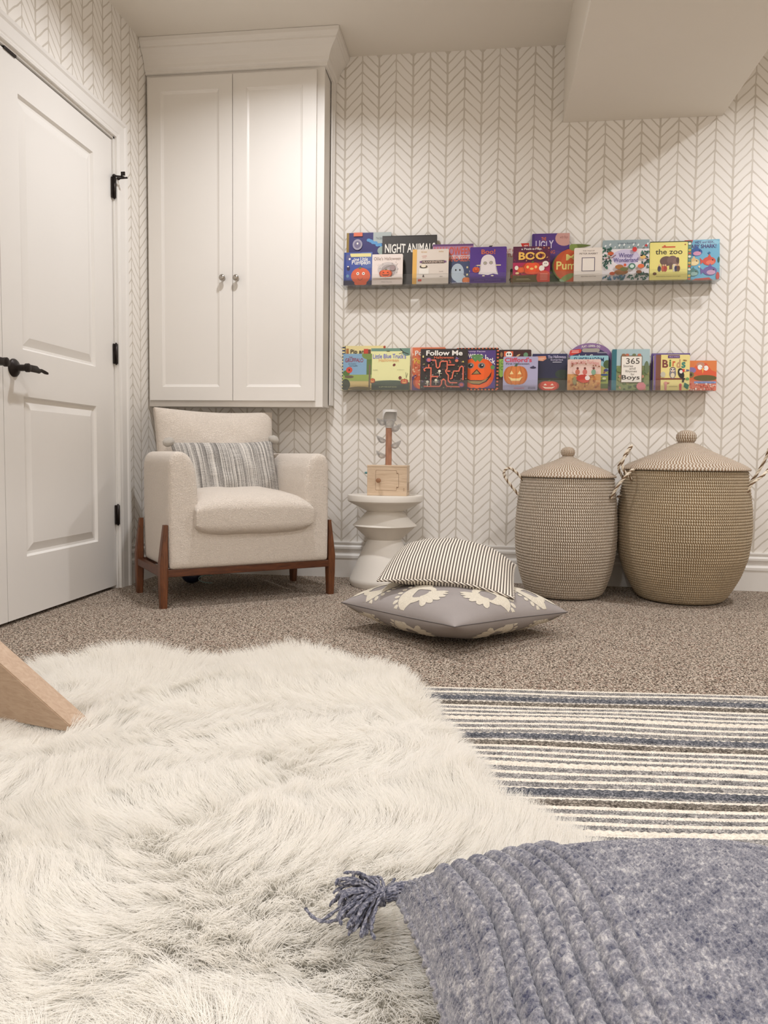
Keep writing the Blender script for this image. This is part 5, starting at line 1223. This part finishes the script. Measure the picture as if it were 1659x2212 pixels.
def d(A):
    A.rect(0, .62, 1, 1, (222, 128, 70)); A.rect(0, 0, 1, .30, (216, 120, 96)); A.poly([(.05, .62), (.30, .9), (.62, .92), (.82, .68), (1, .62), (1, .45), (.4, .48)], (220, 92, 58)); A.ell(.42, .86, .15, .09, (196, 140, 116)); A.ell(.40, .78, .085, .085, W_); A.ell(.62, .75, .085, .085, W_); A.ell(.45, .76, .014, .016, BK); A.ell(.56, .75, .014, .016, BK); A.poly([(.47, .74), (.54, .74), (.50, .56)], (240, 180, 80))
    A.ell(.10, .68, .16, .10, (140, 120, 170)); A.ell(.6, .42, .42, .10, (100, 90, 46)); A.ell(.08, .53, .11, .10, (128, 120, 70)); A.ell(.08, .53, .05, .05, (70, 60, 44)); A.rect(.2, .24, .98, .31, (134, 156, 204)); A.txt('under the sea tale', .26, .25, .92, .29, (70, 84, 140), 1); A.specks(40, (.03, .02, .97, .22), [(196, 72, 52), (238, 216, 200), (224, 130, 100)], (.02, .04), 11)
book(1487, 779, 1547, 1, 1, (218, 110, 64), 'small orange board book with two round white eyes, at the right end', d, dy=-.016)
# ---- lower ledge, front layer
def d(A):
    A.rect(0, .42, 1, 1, (132, 168, 196)); A.rect(.82, .3, 1, 1, (96, 120, 66)); A.rect(0, 0, 1, .24, (206, 180, 120)); A.rect(0, .24, 1, .42, (150, 168, 92)); A.ell(.9, .96, .25, .12, (120, 142, 74)); A.rect(.90, 0, .96, .7, (120, 104, 84)); A.ell(.10, .14, .16, .16, (58, 66, 46)); A.ell(.12, .46, .12, .08, (88, 120, 62)); A.ell(.22, .36, .16, .04, (110, 96, 76)); A.ell(.22, .55, .11, .085, (206, 78, 60)); A.ell(.22, .55, .03, .03, (110, 40, 36)); A.ell(.6, .04, .4, .05, (110, 96, 62))
    A.txt('THE', .20, .88, .32, .92, (150, 60, 76), 2); A.txt('GRUFFALO', .07, .76, .70, .87, (150, 60, 76), 3, arc=.01); A.txt('Julia Donaldson', .18, .70, .46, .735, (70, 70, 80), 0); A.txt('Axel Scheffler', .22, .65, .52, .685, (70, 70, 80), 0)
book(740, 764, 802, 1, 0, (132, 168, 196), 'small picture book of sky and grass with a round red badge, on the lower ledge', d, name='picture_book', thick=.008, rad=.002)
def d(A):
    A.rect(0, .93, 1, 1, (110, 146, 128)); A.rect(0, 0, 1, .18, (62, 74, 62)); A.ell(.5, .17, .5, .06, (74, 88, 72)); A.ell(.92, .9, .12, .08, (104, 140, 126)); A.line([(.74, .99), (.84, .90), (.96, .86)], .004, (50, 48, 44)); A.line([(.84, .90), (.72, .87)], .002, (50, 48, 44)); A.leaf(.44, .93, .05, .012, 0, (90, 86, 60)); A.leaf(.60, .60, .04, .03, 40, (120, 56, 46))
    A.txt("Little Blue Truck's", .05, .75, .90, .86, (120, 120, 196), 3, arc=.01); A.txt('Halloween', .20, .67, .72, .75, (232, 186, 130), 3, arc=.01); A.pumpkin(.05, .22, .07, .055, (190, 92, 60)); A.pumpkin(.87, .20, .10, .06, (196, 84, 58)); A.ell(.76, .29, .04, .04, (120, 60, 50)); A.line([(.92, .28), (.90, .42)], .0015, (70, 80, 56)); A.line([(.92, .30), (.95, .40)], .0015, (70, 80, 56))
    A.txt('Alice Schertle', .06, .47, .18, .49, (110, 110, 90), 0); A.txt('Jill McElmurry', .68, .47, .86, .49, (110, 110, 90), 0); A.txt('A LIFT-THE-FLAP BOOK', .22, .055, .68, .085, (200, 206, 160), 1)
book(800, 752, 884, 1, 0, (232, 230, 170), 'pale yellow board book with bluish title lettering and pumpkins on dark ground', d)
def d(A):
    A.specks(80, (.03, .04, .97, .74), [(120, 92, 90), (104, 132, 112), (150, 140, 90), (96, 84, 120), (170, 160, 150), (120, 60, 52)], (.010, .020), 12)
    A.txt('Follow Me', .12, .83, .89, .955, W_, 5); A.txt('Halloween', .29, .755, .70, .815, (226, 108, 72), 3); c = (226, 116, 90); w2 = .0062
    for L in ([(.22, .72), (.32, .72), (.34, .60), (.34, .56), (.37, .525), (.41, .56), (.42, .66), (.45, .69), (.57, .69), (.57, .50), (.54, .46), (.56, .40), (.60, .35), (.60, .22), (.64, .17), (.78, .17)],
              [(.18, .62), (.18, .53)], [(.10, .45), (.08, .50), (.12, .53), (.23, .53), (.23, .08)], [(.23, .32), (.38, .32)], [(.08, .08), (.42, .08), (.46, .14), (.46, .22), (.50, .26), (.54, .22), (.54, .14), (.58, .08), (.84, .07)],
              [(.57, .60), (.72, .60)], [(.57, .45), (.63, .45)], [(.64, .26), (.68, .28), (.69, .36), (.71, .45), (.82, .45), (.84, .54), (.88, .57), (.91, .54), (.91, .24)]): A.line(L, w2, c)
    for cx, cy, r_ in ((.18, .72, .055), (.88, .12, .06)): A.ell(cx, cy, r_, r_, (120, 80, 140)); A.ell(cx, cy, r_*.65, r_*.65, (214, 110, 100))
    for cx, cy in ((.41, .42), (.34, .20), (.16, .16)): A.ell(cx, cy+.03, .03, .03, (236, 228, 206)); A.line([(cx, cy), (cx, cy-.08)], .0025, (236, 228, 206)); A.line([(cx-.05, cy-.01), (cx+.05, cy-.03)], .002, (236, 228, 206))
    A.ell(.77, .70, .035, .035, (224, 120, 90)); A.poly([(.74, .73), (.82, .74), (.76, .80)], (110, 84, 140)); A.ell(.06, .80, .015, .03, (236, 220, 150)); A.poly([(.88, .66), (.93, .66), (.905, .70)], (232, 210, 110)); A.poly([(.61, .64), (.66, .64), (.63, .72)], (214, 84, 70))
book(907, 753, 1009, 1, 0, (50, 42, 40), 'black board book titled Follow Me with an orange maze', d, rad=.003)
def d(A):
    A.txt("Clifford's", .04, .83, .82, .97, (204, 64, 88), 5); A.txt('First Halloween', .08, .755, .75, .815, (60, 56, 70), 2); A.pumpkin(.36, .44, .345, .29, (206, 122, 62), eye=(240, 214, 150), dark=(188, 104, 52), stem=(74, 100, 84))
    for x_ in (-.18, .02, .2): A.line([(.36+x_*.6, .71), (.36+x_, .44), (.36+x_*.6, .17)], .0008, (120, 66, 36))
    A.leaf(.86, .67, .09, .03, 0, (60, 54, 84)); A.ell(.86, .69, .02, .035, (60, 54, 84)); A.line([(.04, .13), (.7, .11)], .0006, (120, 110, 130)); A.txt('SCHOLASTIC', .32, .04, .62, .075, (204, 84, 100), 2); A.txt('Norman', .73, .075, .93, .10, (60, 56, 70), 1); A.txt('Bridwell', .73, .04, .93, .065, (60, 56, 70), 1)
book(1086, 770, 1161, 1, 0, (176, 172, 202), 'lilac board book with a wide brown jack-o-lantern and red title', d, thick=.016)
def d(A):
    A.rect(0, 0, 1, .52, (206, 150, 92)); A.specks(60, (.02, .02, .98, .52), [(190, 120, 66), (226, 178, 110), (170, 100, 60), (214, 160, 96)], (.02, .05), 13); A.specks(12, (.05, .6, .95, .97), [(150, 92, 60)], (.02, .03), 14); A.ell(.52, .60, .36, .14, (230, 200, 190))
    for x_, c_ in ((.30, (196, 110, 84)), (.52, (206, 110, 100)), (.78, (130, 166, 140))): A.ell(x_, .58, .07, .09, c_); A.ell(x_, .70, .035, .04, (120, 60, 50))
    A.ell(.46, .38, .20, .12, (190, 58, 44)); A.ell(.50, .30, .15, .07, (206, 70, 50)); A.ell(.60, .39, .075, .075, (236, 224, 220)); A.line([(.48, .24), (.48, .12)], .002, (226, 176, 90)); A.line([(.55, .24), (.57, .12)], .002, (226, 176, 90)); A.ell(.22, .30, .06, .14, (150, 140, 96)); A.txt('Five Little Turkeys', .10, .76, .94, .92, (206, 126, 124), 0, arc=.05)
book(1225, 776, 1297, 1, 0, (226, 196, 184), 'pinkish autumn board book with a round red turkey, before the arched book', d, thick=.010)
def d(A):
    A.rect(0, 0, .06, 1, (120, 96, 150)); A.rect(.06, 0, .20, 1, (126, 76, 56)); A.rect(.39, .90, .72, .985, (84, 44, 108)); A.txt('HELLO WORLD', .42, .925, .70, .955, (230, 214, 236), 1)
    for t_, x_, y_, x2, y2, c_, r_ in (('B', .24, .64, .40, .86, (124, 56, 50), -.01), ('i', .43, .66, .48, .86, (78, 128, 60), 0), ('r', .52, .67, .60, .82, (206, 96, 52), 0), ('d', .63, .62, .74, .85, (196, 150, 110), .02), ('s', .77, .62, .88, .79, (52, 130, 116), .01)): A.txt(t_, x_, y_, x2, y2, c_, 5, rot=r_)
    A.rect(.06, .30, .88, .345, (126, 64, 48)); A.ell(.53, .47, .095, .14, (130, 124, 130)); A.ell(.53, .58, .085, .075, (110, 96, 92)); A.ell(.53, .57, .065, .055, (226, 216, 206)); A.ell(.53, .42, .055, .07, (226, 212, 180)); A.ell(.495, .58, .018, .02, BK); A.ell(.565, .58, .018, .02, BK); A.ell(.53, .54, .012, .016, (222, 140, 60))
    A.ell(.76, .46, .08, .14, (34, 30, 32), 20, 0, 360, 22); A.ell(.74, .56, .065, .06, (34, 30, 32)); A.ell(.76, .52, .045, .05, (240, 234, 224)); A.poly([(.80, .60), (.99, .575), (.98, .54), (.80, .51)], (214, 66, 52)); A.poly([(.86, .595), (.90, .59), (.90, .53), (.86, .52)], (240, 220, 150)); A.poly([(.90, .59), (.99, .57), (.98, .54), (.90, .53)], (84, 100, 140)); A.poly([(.80, .34), (.87, .34), (.84, .22), (.79, .23)], (34, 30, 32))
    A.poly([(.86, .22), (.99, .15), (.95, .02), (.84, .10)], (44, 116, 92)); A.ell(.94, .32, .05, .04, (110, 160, 96)); A.ell(.34, .20, .05, .045, (222, 150, 140)); A.rect(.31, .0, .37, .18, (222, 150, 140)); A.poly([(.38, .22), (.46, .21), (.39, .17)], (180, 90, 60)); A.ell(.75, .15, .04, .04, (212, 84, 90)); A.rect(.72, 0, .78, .15, (212, 84, 90)); A.ell(.26, .44, .07, .08, (196, 190, 170)); A.txt('Jill McDonald', .44, .09, .66, .12, (120, 110, 70), 0); A.leaf(.86, .84, .06, .015, -10, (150, 110, 70))
book(1411, 766, 1489, 1, 0, (234, 218, 142), 'yellow board book titled Birds with an owl and a toucan', d, thick=.014)
